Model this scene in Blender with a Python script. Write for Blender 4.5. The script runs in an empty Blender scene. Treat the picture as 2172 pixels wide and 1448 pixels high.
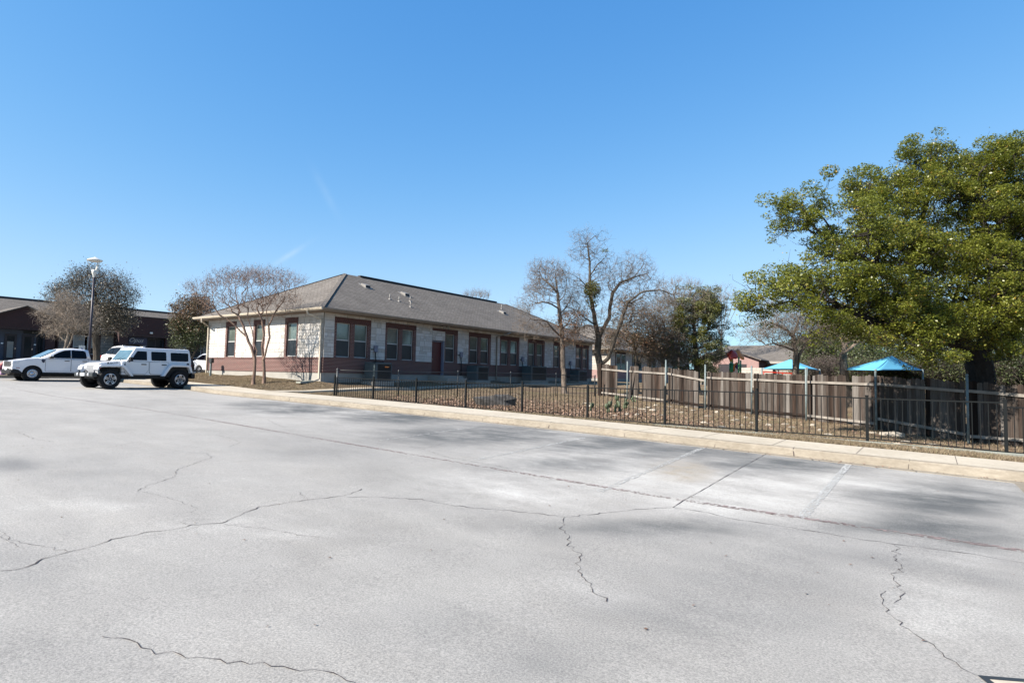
import bpy, math, random
import numpy as np
from mathutils import Vector, Matrix, kdtree
random.seed(7); rng = np.random.default_rng(7)
sc = bpy.context.scene
# ---------------------------------------------------------------- camera
PW, PH, FPX = 2172, 1448, 1250.0
ROLL, PITCH, YAW = math.atan(.02117), math.radians(3.41), math.radians(35.6)
F = np.array([-math.sin(YAW)*math.cos(PITCH), math.cos(YAW)*math.cos(PITCH), math.sin(PITCH)])
_R = np.array([math.cos(YAW), math.sin(YAW), 0.]); _U = np.cross(_R, F)
CR = _R*math.cos(ROLL)+_U*math.sin(ROLL); CU = _U*math.cos(ROLL)-_R*math.sin(ROLL)
cam_d = bpy.data.cameras.new('camera'); cam = bpy.data.objects.new('camera', cam_d)
sc.collection.objects.link(cam); sc.camera = cam
cam_d.sensor_fit = 'HORIZONTAL'; cam_d.sensor_width = 36; cam_d.lens = 36*FPX/PW
cam_d.clip_start = .1; cam_d.clip_end = 3000
cam.matrix_world = Matrix(((CR[0],CU[0],-F[0],0),(CR[1],CU[1],-F[1],0),(CR[2],CU[2],-F[2],0),(0,0,0,1)))
# ---------------------------------------------------------------- sky, sun, exposure
EL, AZ = math.radians(38), math.radians(205)      # azimuth clockwise from +Y
w = bpy.data.worlds.new("World"); sc.world = w; w.use_nodes = True
nt = w.node_tree; bg = nt.nodes['Background']
sky = nt.nodes.new('ShaderNodeTexSky'); sky.sky_type = 'NISHITA'; sky.sun_disc = False
sky.sun_elevation = EL; sky.sun_rotation = AZ; sky.altitude = 200
sky.air_density = 1.0; sky.dust_density = 0; sky.ozone_density = 10
tint = nt.nodes.new('ShaderNodeMix'); tint.data_type = 'RGBA'; tint.blend_type = 'MULTIPLY'; tint.inputs[0].default_value = 1; tint.inputs[7].default_value = (.90, 1.08, 1.06, 1)
nt.links.new(sky.outputs[0], tint.inputs[6]); sep = nt.nodes.new('ShaderNodeSeparateColor'); cmb = nt.nodes.new('ShaderNodeCombineColor'); nt.links.new(tint.outputs[2], sep.inputs[0])
def _m(op, a, b):
    n_ = nt.nodes.new('ShaderNodeMath'); n_.operation = op
    for i_, v_ in enumerate((a, b)):
        if hasattr(v_, 'links'): nt.links.new(v_, n_.inputs[i_])
        else: n_.inputs[i_].default_value = v_
    return n_.outputs[0]
for ch, cap in enumerate((3.0, 5.6, 8)):    # soft shoulder: clear winter sky never brighter than this near the horizon
    c_ = sep.outputs[ch]; k3 = cap**3
    c_ = _m('MULTIPLY', _m('POWER', c_, (1.4, .82, .5)[ch]), (1.63, 1.44, 2.35)[ch])
    nt.links.new(_m('MULTIPLY', c_, _m('POWER', _m('DIVIDE', k3, _m('ADD', _m('POWER', c_, 3.), k3)), 1/3)), cmb.inputs[ch])
def wisp(px, py, ang, l_, w_, amp, prev):
    Fv = Vector(_R)*0; d0 = F+CR*(px-PW/2)/FPX-CU*(py-PH/2)/FPX; d0 = d0/np.linalg.norm(d0); a_ = CR*math.cos(ang)-CU*math.sin(ang); a_ = a_-d0*(a_@d0); a_ /= np.linalg.norm(a_); b_ = np.cross(d0, a_)
    tc = nt.nodes.new('ShaderNodeTexCoord'); tot = None
    for v_, s_ in ((a_, l_), (b_, w_)):
        dp = nt.nodes.new('ShaderNodeVectorMath'); dp.operation = 'DOT_PRODUCT'; nt.links.new(tc.outputs['Generated'], dp.inputs[0]); dp.inputs[1].default_value = tuple(v_/s_)
        q_ = _m('MULTIPLY', dp.outputs['Value'], dp.outputs['Value']); tot = q_ if tot is None else _m('ADD', tot, q_)
    dp = nt.nodes.new('ShaderNodeVectorMath'); dp.operation = 'DOT_PRODUCT'; nt.links.new(tc.outputs['Generated'], dp.inputs[0]); dp.inputs[1].default_value = tuple(d0)
    g_ = _m('MULTIPLY', _m('EXPONENT', _m('MULTIPLY', tot, -1.), 0), _m('GREATER_THAN', dp.outputs['Value'], 0.))
    nz = nt.nodes.new('ShaderNodeTexNoise'); nz.inputs['Scale'].default_value = 30; nt.links.new(tc.outputs['Generated'], nz.inputs['Vector'])
    mx = nt.nodes.new('ShaderNodeMix'); mx.data_type = 'RGBA'; nt.links.new(_m('MULTIPLY', _m('MULTIPLY', g_, nz.outputs['Fac']), amp), mx.inputs[0]); nt.links.new(prev, mx.inputs[6]); mx.inputs[7].default_value = (4.6, 5.2, 5.4, 1)
    return mx.outputs[2]
sk_ = wisp(692, 412, math.radians(62), .032, .006, .13, cmb.outputs[0]); sk_ = wisp(612, 542, math.radians(-32), .03, .004, .3, sk_)
nt.links.new(sk_, bg.inputs[0]); bg.inputs[1].default_value = .078
sd = bpy.data.lights.new('sun', 'SUN'); sd.energy = 5.0; sd.angle = math.radians(.55); sd.color = (1, .925, .83)
so = bpy.data.objects.new('sun', sd); sc.collection.objects.link(so)
so.rotation_euler = Vector((math.sin(AZ)*math.cos(EL), math.cos(AZ)*math.cos(EL), math.sin(EL))).to_track_quat('Z','Y').to_euler()
sc.view_settings.view_transform = 'Standard'; sc.view_settings.look = 'None'
sc.view_settings.exposure = 1.36; sc.view_settings.gamma = 1
# ---------------------------------------------------------------- helpers
def ray(x, y): return F + CR*(x-PW/2)/FPX - CU*(y-PH/2)/FPX
def at(x, y, d): return ray(x, y)*d
def onX(x, y, X): d = ray(x, y); return d*X/d[0]
def onY(x, y, Y): d = ray(x, y); return d*Y/d[1]
def onZ(x, y, Z): d = ray(x, y); return d*Z/d[2]
def proj(p): p = np.asarray(p, float); d = p@F; return PW/2+FPX*(p@CR)/d, PH/2-FPX*(p@CU)/d, d
LX = [-140,-70,-64,-55,-48,-43.5,-41,-37,-29,-26,-18,-9,-3,1,10,60]
LH = [.5,.47,.42,.2,0,-.45,-.66,-.78,-.94,-1.03,-1.14,-1.33,-1.45,-1.5,-1.58,-1.9]
def lot(X): return np.interp(X, LX, LH)
def Yc(X): return np.interp(X, [-60,-40,-30,-24,-18,-8,-3,1,4], [14.6,14.4,14.1,13.62,13.42,13.4,13.0,12.5,12.1])
def Yb(X): return np.interp(X, [-60,-40,-30,-22,-12,-5.7,-.6,1,6], [17,16.9,16.2,15.5,15.3,14.9,14.3,14.05,13.2])
def onlot(x, y):
    p = onZ(x, y, -1.2)
    for _ in range(25): p = onZ(x, y, float(lot(p[0])))
    return p
POSTS = [(709,796.2,841.6),(791,799.9,849.2),(882,802.8,856.6),(987,806.5,866.3),(1107,811.3,876.9),(1246,816.9,889.3),
         (1410,821,902.5),(1605,826.6,916.4),(1840,837.8,934.5),(2135,846.5,963.9)]
IF = [(at(x, yt, 25.1*(1-.0575*i)), at(x, yb, 25.1*(1-.0575*i))) for i, (x, yt, yb) in enumerate(POSTS)]
WF = [(1258,771,837,35.2),(1272,772,839,34.6),(1332,776,846,32.6),(1414,780,857,30),(1497,788,867,28),(1595,791,879,26),(1710,795,891,23.8),
      (1857,797,910,20.6),(2050,809,938,18.2),(2172,817,948,17),(2330,826,962,15.7)]
WFb = np.array([at(x, b, d) for x, t, b, d in WF]); WFt = np.array([at(x, t, d) for x, t, b, d in WF])
WFx = [a[0] for a in WF]
CP = [tuple(b) for t, b in IF] + [tuple(b) for b in WFb]
CP += [(X, float(Yb(X)), float(lot(X))+.15) for X in np.arange(-40, 7, 2.)]
CP += [(-26.2,19.5,-.47),(-26.2,23,-.42),(-26.2,28,-.33),(-26.2,34,-.27),(-26.2,42,-.28),(-26.2,50,-.3),(-32.6,19.4,-.26),(-38,19.4,-.18),(-38.5,17.5,-.5),
       (-30,17.8,-.55),(-34,18,-.46),(-24.4,16.5,-.98),(-24.4,20,-.9),(-24.4,24,-.84),(-24.4,30,-.76),(-24.4,36,-.7),(-24.4,49,-.6),(-14.5,19.5,-1.16),(-18.7,31.8,-1.0),
       (-20,26,-.97),(-16,25,-1.05),(-10,21,-1.23),(-4,18,-1.38),(-1,18,-1.5),(-5,22,-1.45),(0,19.5,-1.62),(3,18,-1.7),(-22,40,-.75),(-20,60,-.5),(0,45,-.9),(-10,36,-1.1),(-8,55,-.7),
       (5,30,-1.4),(10,20,-1.8),(20,40,-1.2),(30,20,-1.9),(-30,70,-.4),(40,80,-.8),(-60,90,0),(0,120,-.5),(100,60,-1),(100,180,-.5),(-38,30,0),(-38,50,.0)]
CPa = np.array(CP); _n0 = len(CPa); _K = np.hypot(CPa[:, None, 0]-CPa[None, :, 0], CPa[:, None, 1]-CPa[None, :, 1])
_A = np.zeros((_n0+3, _n0+3)); _A[:_n0, :_n0] = _K-np.eye(_n0)*.15; _Pm = np.stack([np.ones(_n0), CPa[:, 0], CPa[:, 1]], 1); _A[:_n0, _n0:] = _Pm; _A[_n0:, :_n0] = _Pm.T
RBW = np.linalg.solve(_A, np.concatenate([CPa[:, 2], [0, 0, 0]]))
def lawn(X, Y):
    X = np.atleast_1d(np.asarray(X, float)); Y = np.atleast_1d(np.asarray(Y, float))
    d = np.hypot(X[..., None]-CPa[:, 0], Y[..., None]-CPa[:, 1])
    z = d@RBW[:-3]+RBW[-3]+RBW[-2]*X+RBW[-1]*Y; far = np.clip((np.hypot(X+15, Y-30)-50)/40, 0, 1)
    z = z*(1-far)-1.0*far; return np.where(X > -25, np.minimum(z, -.25), z)
def gz(X, Y):
    X = float(X); Y = float(Y)
    if X < -39.8 or Y < Yc(X): return float(lot(X))
    if Y < Yb(X): return float(lot(X))+.15
    return float(lawn(X, Y)[0])
def onlawn(x, y):
    p = onZ(x, y, -1.15)
    for _ in range(30): p = .5*p + .5*onZ(x, y, gz(p[0], p[1]))
    return p
col = sc.collection
# ---- materials
MATS = {}
K = .68          # real-world base colours for this exposure
KEEP = {"car_white","lamp_white","sign_white","white_metal","chrome","rim_silver","lamp_lens","sign_blue","play_orange","play_red","play_green","play_yellow","teal_fabric"}
def kk(c, k=None): return tuple(v*(K if k is None else k) for v in c)
def _n(nt, t, **k):
    n = nt.nodes.new(t)
    for a, v in k.items(): setattr(n, a, v)
    return n
def noise(nt, scale, detail=4, rough=.55, coord=None, stretch=None):
    tc = _n(nt, 'ShaderNodeTexCoord'); src = tc.outputs[coord or 'Object']
    if stretch:
        mp = _n(nt, 'ShaderNodeMapping'); mp.inputs['Scale'].default_value = stretch
        nt.links.new(src, mp.inputs[0]); src = mp.outputs[0]
    t = _n(nt, 'ShaderNodeTexNoise'); nt.links.new(src, t.inputs['Vector'])
    t.inputs['Scale'].default_value = scale; t.inputs['Detail'].default_value = detail; t.inputs['Roughness'].default_value = rough
    return t.outputs['Fac']
def ramp(nt, fac, stops):
    r = _n(nt, 'ShaderNodeValToRGB'); e = r.color_ramp.elements
    while len(e) < len(stops): e.new(.5)
    for i, (p, c) in enumerate(stops):
        e[i].position = p; e[i].color = (*c, 1) if len(c) == 3 else c
    nt.links.new(fac, r.inputs[0]); return r.outputs[0]
def mix(nt, fac, a, b, blend='MIX'):
    m = _n(nt, 'ShaderNodeMix', data_type='RGBA', blend_type=blend)
    for i, v in ((0, fac), (6, a), (7, b)):
        if hasattr(v, 'is_linked') or hasattr(v, 'links'): nt.links.new(v, m.inputs[i])
        else: m.inputs[i].default_value = v if i == 0 else (*v, 1)
    return m.outputs[2]
def attr(nt, name): a = _n(nt, 'ShaderNodeAttribute', attribute_name=name); return a.outputs['Fac']
def bump(nt, h, dist, strength=1.):
    b = _n(nt, 'ShaderNodeBump'); b.inputs['Distance'].default_value = dist; b.inputs['Strength'].default_value = strength
    nt.links.new(h, b.inputs['Height']); return b.outputs[0]
def newmat(name):
    m = bpy.data.materials.new(name); m.use_nodes = True; MATS[name] = m
    return m, m.node_tree, m.node_tree.nodes['Principled BSDF']
def P(name, c, rough=.5, metal=0, var=.12, scale=3., spec=.5, bmp=0, bs=40, coat=0):
    """plain material with a little tonal variation"""
    m, nt, b = newmat(name); c = c if name in KEEP else kk(c)
    c1 = tuple(max(0, v*(1-var)) for v in c); c2 = tuple(min(1, v*(1+var)) for v in c)
    nt.links.new(ramp(nt, noise(nt, scale, 5), [(.3, c1), (.7, c2)]), b.inputs['Base Color'])
    b.inputs['Roughness'].default_value = rough; b.inputs['Metallic'].default_value = metal
    b.inputs['Specular IOR Level'].default_value = spec
    b.inputs['Coat Weight'].default_value = coat; b.inputs['Coat Roughness'].default_value = .06
    if bmp: nt.links.new(bump(nt, noise(nt, bs, 4), bmp), b.inputs['Normal'])
    return m
def brickmat(name, c1, c2, mortar, bw=.215, bh=.0745, ms=.011, rot=False, rough=.85):
    m, nt, b = newmat(name); c1, c2, mortar = kk(c1), kk(c2), kk(mortar)
    uv = _n(nt, 'ShaderNodeUVMap'); src = uv.outputs[0]
    if rot:
        mp = _n(nt, 'ShaderNodeMapping'); mp.inputs['Rotation'].default_value = (0, 0, math.pi/2)
        nt.links.new(src, mp.inputs[0]); src = mp.outputs[0]
    t = _n(nt, 'ShaderNodeTexBrick'); nt.links.new(src, t.inputs['Vector'])
    t.inputs['Scale'].default_value = 1; t.inputs['Brick Width'].default_value = bw; t.inputs['Row Height'].default_value = bh
    t.inputs['Mortar Size'].default_value = ms; t.inputs['Mortar Smooth'].default_value = .1; t.inputs['Bias'].default_value = 0
    t.inputs['Color1'].default_value = (*c1, 1); t.inputs['Color2'].default_value = (*c2, 1); t.inputs['Mortar'].default_value = (*mortar, 1)
    n = noise(nt, 6, 5)
    cc = mix(nt, .35, t.outputs['Color'], ramp(nt, n, [(.3, (.45,.45,.45)), (.7, (1,1,1))]), 'MULTIPLY')
    nt.links.new(cc, b.inputs['Base Color']); b.inputs['Roughness'].default_value = rough
    bp = bump(nt, t.outputs['Fac'], -.006); nt.links.new(bp, b.inputs['Normal'])
    return m
def leafmat(name, stops, trans=.25, rough=.5):
    m, nt, b = newmat(name); c = ramp(nt, attr(nt, 'rnd'), [(p_, kk(q_, .8)) for p_, q_ in stops])
    nt.links.new(c, b.inputs['Base Color']); b.inputs['Roughness'].default_value = rough
    t = _n(nt, 'ShaderNodeBsdfTranslucent'); nt.links.new(c, t.inputs[0])
    mx = _n(nt, 'ShaderNodeMixShader'); mx.inputs[0].default_value = trans
    nt.links.new(b.outputs[0], mx.inputs[1]); nt.links.new(t.outputs[0], mx.inputs[2])
    nt.links.new(mx.outputs[0], nt.nodes['Material Output'].inputs[0])
    return m
def rndmat(name, stops, rough=.8, nscale=8, namt=.35, bmp=0, stretch=None, spec=.3):
    """colour picked per face (attribute rnd) with noise on top"""
    m, nt, b = newmat(name)
    c = ramp(nt, attr(nt, 'rnd'), [(p_, kk(q_)) for p_, q_ in stops])
    if name == 'old_wood': c = mix(nt, ramp(nt, noise(nt, 1.1, 5, .6, stretch=(5,5,.5)), [(.5,(0,0,0)), (.72,(.6,.6,.6))]), c, (.07,.042,.03))
    c = mix(nt, namt, c, ramp(nt, noise(nt, nscale, 6, .6, stretch=stretch), [(.3, (.35,.35,.35)), (.68, (1.15,1.15,1.15))]), 'MULTIPLY')
    nt.links.new(c, b.inputs['Base Color']); b.inputs['Roughness'].default_value = rough; b.inputs['Specular IOR Level'].default_value = spec
    if bmp: nt.links.new(bump(nt, noise(nt, nscale*3, 5, stretch=stretch), bmp), b.inputs['Normal'])
    return m
# asphalt
m, nt, b = newmat('asphalt')
big = noise(nt, .22, 4, .5, stretch=(.4,1.1,1)); mid = noise(nt, .8, 7, .62, stretch=(.6,1.4,1)); fine = noise(nt, 75, 5, .85); grit = noise(nt, 17, 6, .8)
c = ramp(nt, big, [(.28,(.200,.193,.179)), (.5,(.240,.231,.215)), (.7,(.278,.267,.247))])
c = mix(nt, .25, c, ramp(nt, mid, [(.36,(.85,.86,.87)), (.5,(1,1,1)), (.66,(1.2,1.18,1.14))]), 'MULTIPLY')
def mulf(a_, b_):
    n_ = _n(nt, 'ShaderNodeMath', operation='MULTIPLY'); nt.links.new(a_, n_.inputs[0]); nt.links.new(b_, n_.inputs[1]); return n_.outputs[0]
streak = noise(nt, 1.1, 9, .68, stretch=(.8,1.2,1)); soft = noise(nt, .5, 6, .6, stretch=(.7,1.3,1))
c = mix(nt, mulf(attr(nt, 'pale'), ramp(nt, streak, [(.34,(0,0,0)), (.70,(1,1,1))])), c, (.42,.41,.383))
c = mix(nt, mulf(attr(nt, 'smear_shade'), ramp(nt, soft, [(.38,(.8,.8,.8)), (.62,(.1,.1,.1))])), c, (.12,.121,.12))  # dark smears, plus the shadow painted at the left edge
c = mix(nt, mulf(attr(nt, 'stain'), ramp(nt, streak, [(.42,(.95,.95,.95)), (.72,(.3,.3,.3))])), c, (.07,.074,.075))
c = mix(nt, mulf(attr(nt, 'tan'), ramp(nt, noise(nt, 3, 6), [(.35,(.3,.3,.3)), (.6,(1,1,1))])), c, (.25,.215,.165))
c = mix(nt, .07, c, ramp(nt, grit, [(.36,(.62,.62,.63)), (.5,(1,1,1)), (.64,(1.38,1.37,1.35))]), 'MULTIPLY')
c = mix(nt, .7, c, ramp(nt, fine, [(.36,(.45,.45,.46)), (.5,(1,1,1)), (.64,(1.55,1.53,1.5))]), 'MULTIPLY')
nt.links.new(c, b.inputs['Base Color']); b.inputs['Roughness'].default_value = .9; b.inputs['Specular IOR Level'].default_value = .2
nt.links.new(bump(nt, fine, .005, .8), b.inputs['Normal'])
# concrete
m, nt, b = newmat('concrete')
c = ramp(nt, noise(nt, .7, 6, .6), [(.3,(.345,.305,.24)), (.7,(.43,.385,.31))])
c = mix(nt, .4, c, ramp(nt, noise(nt, 9, 7, .7), [(.35,(.6,.58,.56)), (.65,(1.1,1.1,1.1))]), 'MULTIPLY')
nt.links.new(c, b.inputs['Base Color']); b.inputs['Roughness'].default_value = .9; b.inputs['Specular IOR Level'].default_value = .2
m, nt, b = newmat('curb_concrete')
c = ramp(nt, noise(nt, 1.2, 6, .6), [(.3,(.19,.166,.13)), (.7,(.255,.226,.182))])
c = mix(nt, .5, c, ramp(nt, noise(nt, 7, 8, .75, stretch=(1,1,3)), [(.33,(.5,.46,.42)), (.65,(1.1,1.1,1.1))]), 'MULTIPLY')
nt.links.new(c, b.inputs['Base Color']); b.inputs['Roughness'].default_value = .9; b.inputs['Specular IOR Level'].default_value = .2
P('old_concrete', (.36,.37,.31), .9, var=.2, scale=2, spec=.2, bmp=.004)
P('foundation', (.40,.38,.34), .9, var=.1, scale=1.5, spec=.2)
# lawn
m, nt, b = newmat('dry_lawn')
c = ramp(nt, noise(nt, .35, 6, .6), [(.3,(.11,.078,.052)), (.5,(.17,.125,.082)), (.7,(.225,.175,.115))])
c = mix(nt, ramp(nt, noise(nt, .22, 5, .6), [(.52,(0,0,0)), (.68,(.55,.55,.55))]), c, (.13,.125,.055))
c = mix(nt, .75, c, ramp(nt, noise(nt, 14, 9, .8, stretch=(1,1,1)), [(.3,(.3,.28,.26)), (.5,(.9,.9,.9)), (.7,(1.5,1.45,1.4))]), 'MULTIPLY')
nt.links.new(c, b.inputs['Base Color']); b.inputs['Roughness'].default_value = 1; b.inputs['Specular IOR Level'].default_value = .1
nt.links.new(bump(nt, noise(nt, 12, 8, .75), .08), b.inputs['Normal'])
rndmat('limestone', [(0,(.60,.56,.50)), (.5,(.70,.665,.615)), (1,(.80,.775,.735))], .9, 9, .22, bmp=.004)
P('mortar', (.33,.305,.27), .95, spec=.1)
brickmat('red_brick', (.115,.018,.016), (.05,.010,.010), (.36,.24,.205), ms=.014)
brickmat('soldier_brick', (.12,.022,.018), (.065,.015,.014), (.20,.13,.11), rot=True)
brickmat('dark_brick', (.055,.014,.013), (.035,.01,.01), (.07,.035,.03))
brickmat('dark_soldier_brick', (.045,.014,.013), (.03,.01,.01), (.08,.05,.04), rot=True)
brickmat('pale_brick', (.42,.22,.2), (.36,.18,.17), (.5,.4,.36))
brickmat('stone_veneer', (.52,.47,.40), (.60,.55,.48), (.34,.30,.26), bw=.6, bh=.3, ms=.014)
brickmat('dark_stone', (.30,.27,.22), (.34,.31,.26), (.18,.16,.14), bw=.6, bh=.3, ms=.02)
# shingles
m, nt, b = newmat('shingles')
uv = _n(nt, 'ShaderNodeUVMap'); t = _n(nt, 'ShaderNodeTexBrick'); nt.links.new(uv.outputs[0], t.inputs['Vector'])
t.inputs['Scale'].default_value = 1; t.inputs['Brick Width'].default_value = .33; t.inputs['Row Height'].default_value = .14
t.inputs['Mortar Size'].default_value = .012; t.inputs['Color1'].default_value = (.118,.106,.093,1); t.inputs['Color2'].default_value = (.158,.143,.127,1); t.inputs['Mortar'].default_value = (.075,.064,.054,1)
c = mix(nt, .7, t.outputs['Color'], ramp(nt, noise(nt, 7, 8, .75), [(.32,(.7,.7,.7)), (.66,(1.2,1.2,1.2))]), 'MULTIPLY')
c = mix(nt, .5, c, ramp(nt, noise(nt, .5, 3), [(.35,(.8,.8,.8)), (.65,(1.12,1.12,1.12))]), 'MULTIPLY')
nt.links.new(c, b.inputs['Base Color']); b.inputs['Roughness'].default_value = .95; b.inputs['Specular IOR Level'].default_value = .15
nt.links.new(bump(nt, t.outputs['Fac'], -.01), b.inputs['Normal'])
P('gutter_metal', (.30,.245,.19), .5); P('soffit', (.27,.20,.14), .7); P('trim_cream', (.62,.54,.42), .5); P('ridge_dark', (.03,.024,.026), .7)
P('window_frame', (.52,.52,.50), .4); P('door_red', (.10,.012,.012), .45); P('door_frame', (.22,.23,.30), .5)
P('white_metal', (.75,.75,.75), .4); P('black_metal', (.012,.014,.015), .7, spec=.1); P('dark_grey_metal', (.035,.04,.042), .5)
P('galvanised', (.19,.235,.235), .6, metal=.0, var=.2, scale=8); P('chrome', (.6,.6,.6), .2, metal=1); P('rust', (.25,.07,.03), .8)
P('ac_green', (.07,.10,.11), .6); P('ac_dark', (.02,.022,.024), .7); P('vent_metal', (.26,.245,.225), .6)
P('car_white', (.60,.60,.61), .35, var=.01, coat=.6); P('tyre', (.014,.014,.015), .85, spec=.3); P('plastic_black', (.015,.015,.016), .6, spec=.3)
P('rim_silver', (.48,.48,.50), .3, metal=.7); P('rim_dark', (.03,.03,.035), .5); P('lamp_lens', (.55,.56,.58), .1); P('red_lens', (.28,.01,.015), .2); P('amber', (.35,.03,.015), .3)
P('line_white', (.50,.50,.48), .9, var=.2, scale=9); P('line_red', (.26,.195,.185), .9, var=.25, scale=6)
P('crack_dark', (.055,.04,.04), .95, var=.3); P('hydrant_red', (.35,.06,.06), .5); P('hydrant_purple', (.16,.04,.16), .5)
P('sign_blue', (.02,.08,.35), .5); P('sign_white', (.65,.70,.72), .5); P('store_blue', (.045,.06,.09), .6); P('sign_navy', (.018,.02,.05), .6); P('frame_dark', (.02,.013,.018), .5)
P('blind', (.30,.29,.26), .8); P('lamp_white', (.52,.51,.47), .45); P('lamp_pole', (.02,.014,.03), .5)
P('teal_fabric', (.09,.34,.50), .7, var=.04, scale=.6); P('play_green', (.03,.22,.06), .4); P('play_red', (.42,.03,.01), .4); P('play_orange', (.75,.22,.04), .45); P('play_purple', (.10,.03,.16), .4); P('play_yellow', (.6,.4,.04), .4)
P('rock', (.42,.37,.30), .9, var=.3, scale=4, bmp=.02, bs=10); P('dark_rock', (.065,.06,.055), .95, var=.5, scale=5, bmp=.02, bs=10); P('cactus', (.075,.10,.045), .6, var=.3, scale=5)
P('pipe_grey', (.4,.4,.38), .6)
def glass(name, c, rough, spec=.8):
    m, nt, b = newmat(name); b.inputs['Roughness'].default_value = rough; b.inputs['Specular IOR Level'].default_value = spec
    c = kk(c)
    nt.links.new(ramp(nt, noise(nt, 1.3, 4), [(.35, tuple(v*.75 for v in c)), (.65, tuple(v*1.25 for v in c))]), b.inputs['Base Color'])
glass('pane_upper', (.13,.16,.14), .08, 1.); glass('pane_screen', (.028,.034,.04), .35, .4); glass('car_glass', (.003,.003,.006), .06, .16); glass('windscreen', (.10,.17,.20), .04, 1.); glass('shop_glass', (.02,.028,.032), .1, .18)
rndmat('old_wood', [(0,(.022,.016,.013)), (.25,(.062,.048,.04)), (.6,(.12,.102,.088)), (1,(.25,.228,.205))], .95, 2.2, .75, bmp=.004, stretch=(14,14,.8), spec=.1)
P('rail_wood', (.30,.27,.235), .95, var=.3, scale=3, spec=.1); P('dark_wood', (.035,.025,.02), .95, var=.3, spec=.1)
def bark(name, c, s=7):
    m, nt, b = newmat(name)
    nt.links.new(ramp(nt, noise(nt, s, 8, .7, stretch=(1,1,.35)), [(.33, tuple(v*.45 for v in c)), (.6, c), (.75, tuple(min(1, v*1.6) for v in c))]), b.inputs['Base Color'])
    b.inputs['Roughness'].default_value = .95; b.inputs['Specular IOR Level'].default_value = .1
    nt.links.new(bump(nt, noise(nt, s*2, 6, .7, stretch=(1,1,.3)), .03), b.inputs['Normal'])
bark('bark_dark', (.085,.073,.06)); bark('bark_grey', (.185,.15,.122)); bark('bark_shaded', (.035,.03,.026)); bark('bark_pale', (.30,.25,.20)); bark('bark_myrtle', (.225,.155,.12))  # the live oak's own bark copy is darkened to stand in for crown shade
leafmat('live_oak_leaf', [(0,(.095,.115,.016)), (.45,(.19,.215,.03)), (.8,(.29,.30,.05)), (.96,(.38,.36,.09)), (1,(.55,.35,.07))], .42, .38)
leafmat('mistletoe_leaf', [(0,(.07,.08,.01)), (1,(.21,.20,.025))], .25)
leafmat('olive_leaf', [(0,(.06,.07,.024)), (.6,(.14,.155,.05)), (1,(.22,.22,.085))], .2)
leafmat('far_green_leaf', [(0,(.03,.045,.015)), (.6,(.075,.095,.028)), (1,(.12,.13,.045))], .2)
leafmat('brown_leaf', [(0,(.10,.05,.025)), (.5,(.24,.12,.06)), (1,(.42,.25,.15))], .25)
leafmat('grey_brown_leaf', [(0,(.05,.045,.03)), (.5,(.12,.105,.07)), (1,(.22,.18,.13))], .2)
leafmat('russet_leaf', [(0,(.06,.045,.02)), (.5,(.13,.10,.05)), (.8,(.22,.12,.07)), (1,(.3,.17,.1))], .2)
leafmat('seed_leaf', [(0,(.05,.032,.03)), (1,(.14,.095,.085))], .1)
leafmat('litter_leaf', [(0,(.10,.055,.035)), (.5,(.22,.13,.085)), (1,(.42,.30,.22))], .1, .8)
leafmat('straw_blade', [(0,(.14,.10,.06)), (.6,(.28,.21,.13)), (.9,(.38,.31,.20)), (1,(.13,.14,.05))], .2, .8)
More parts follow.
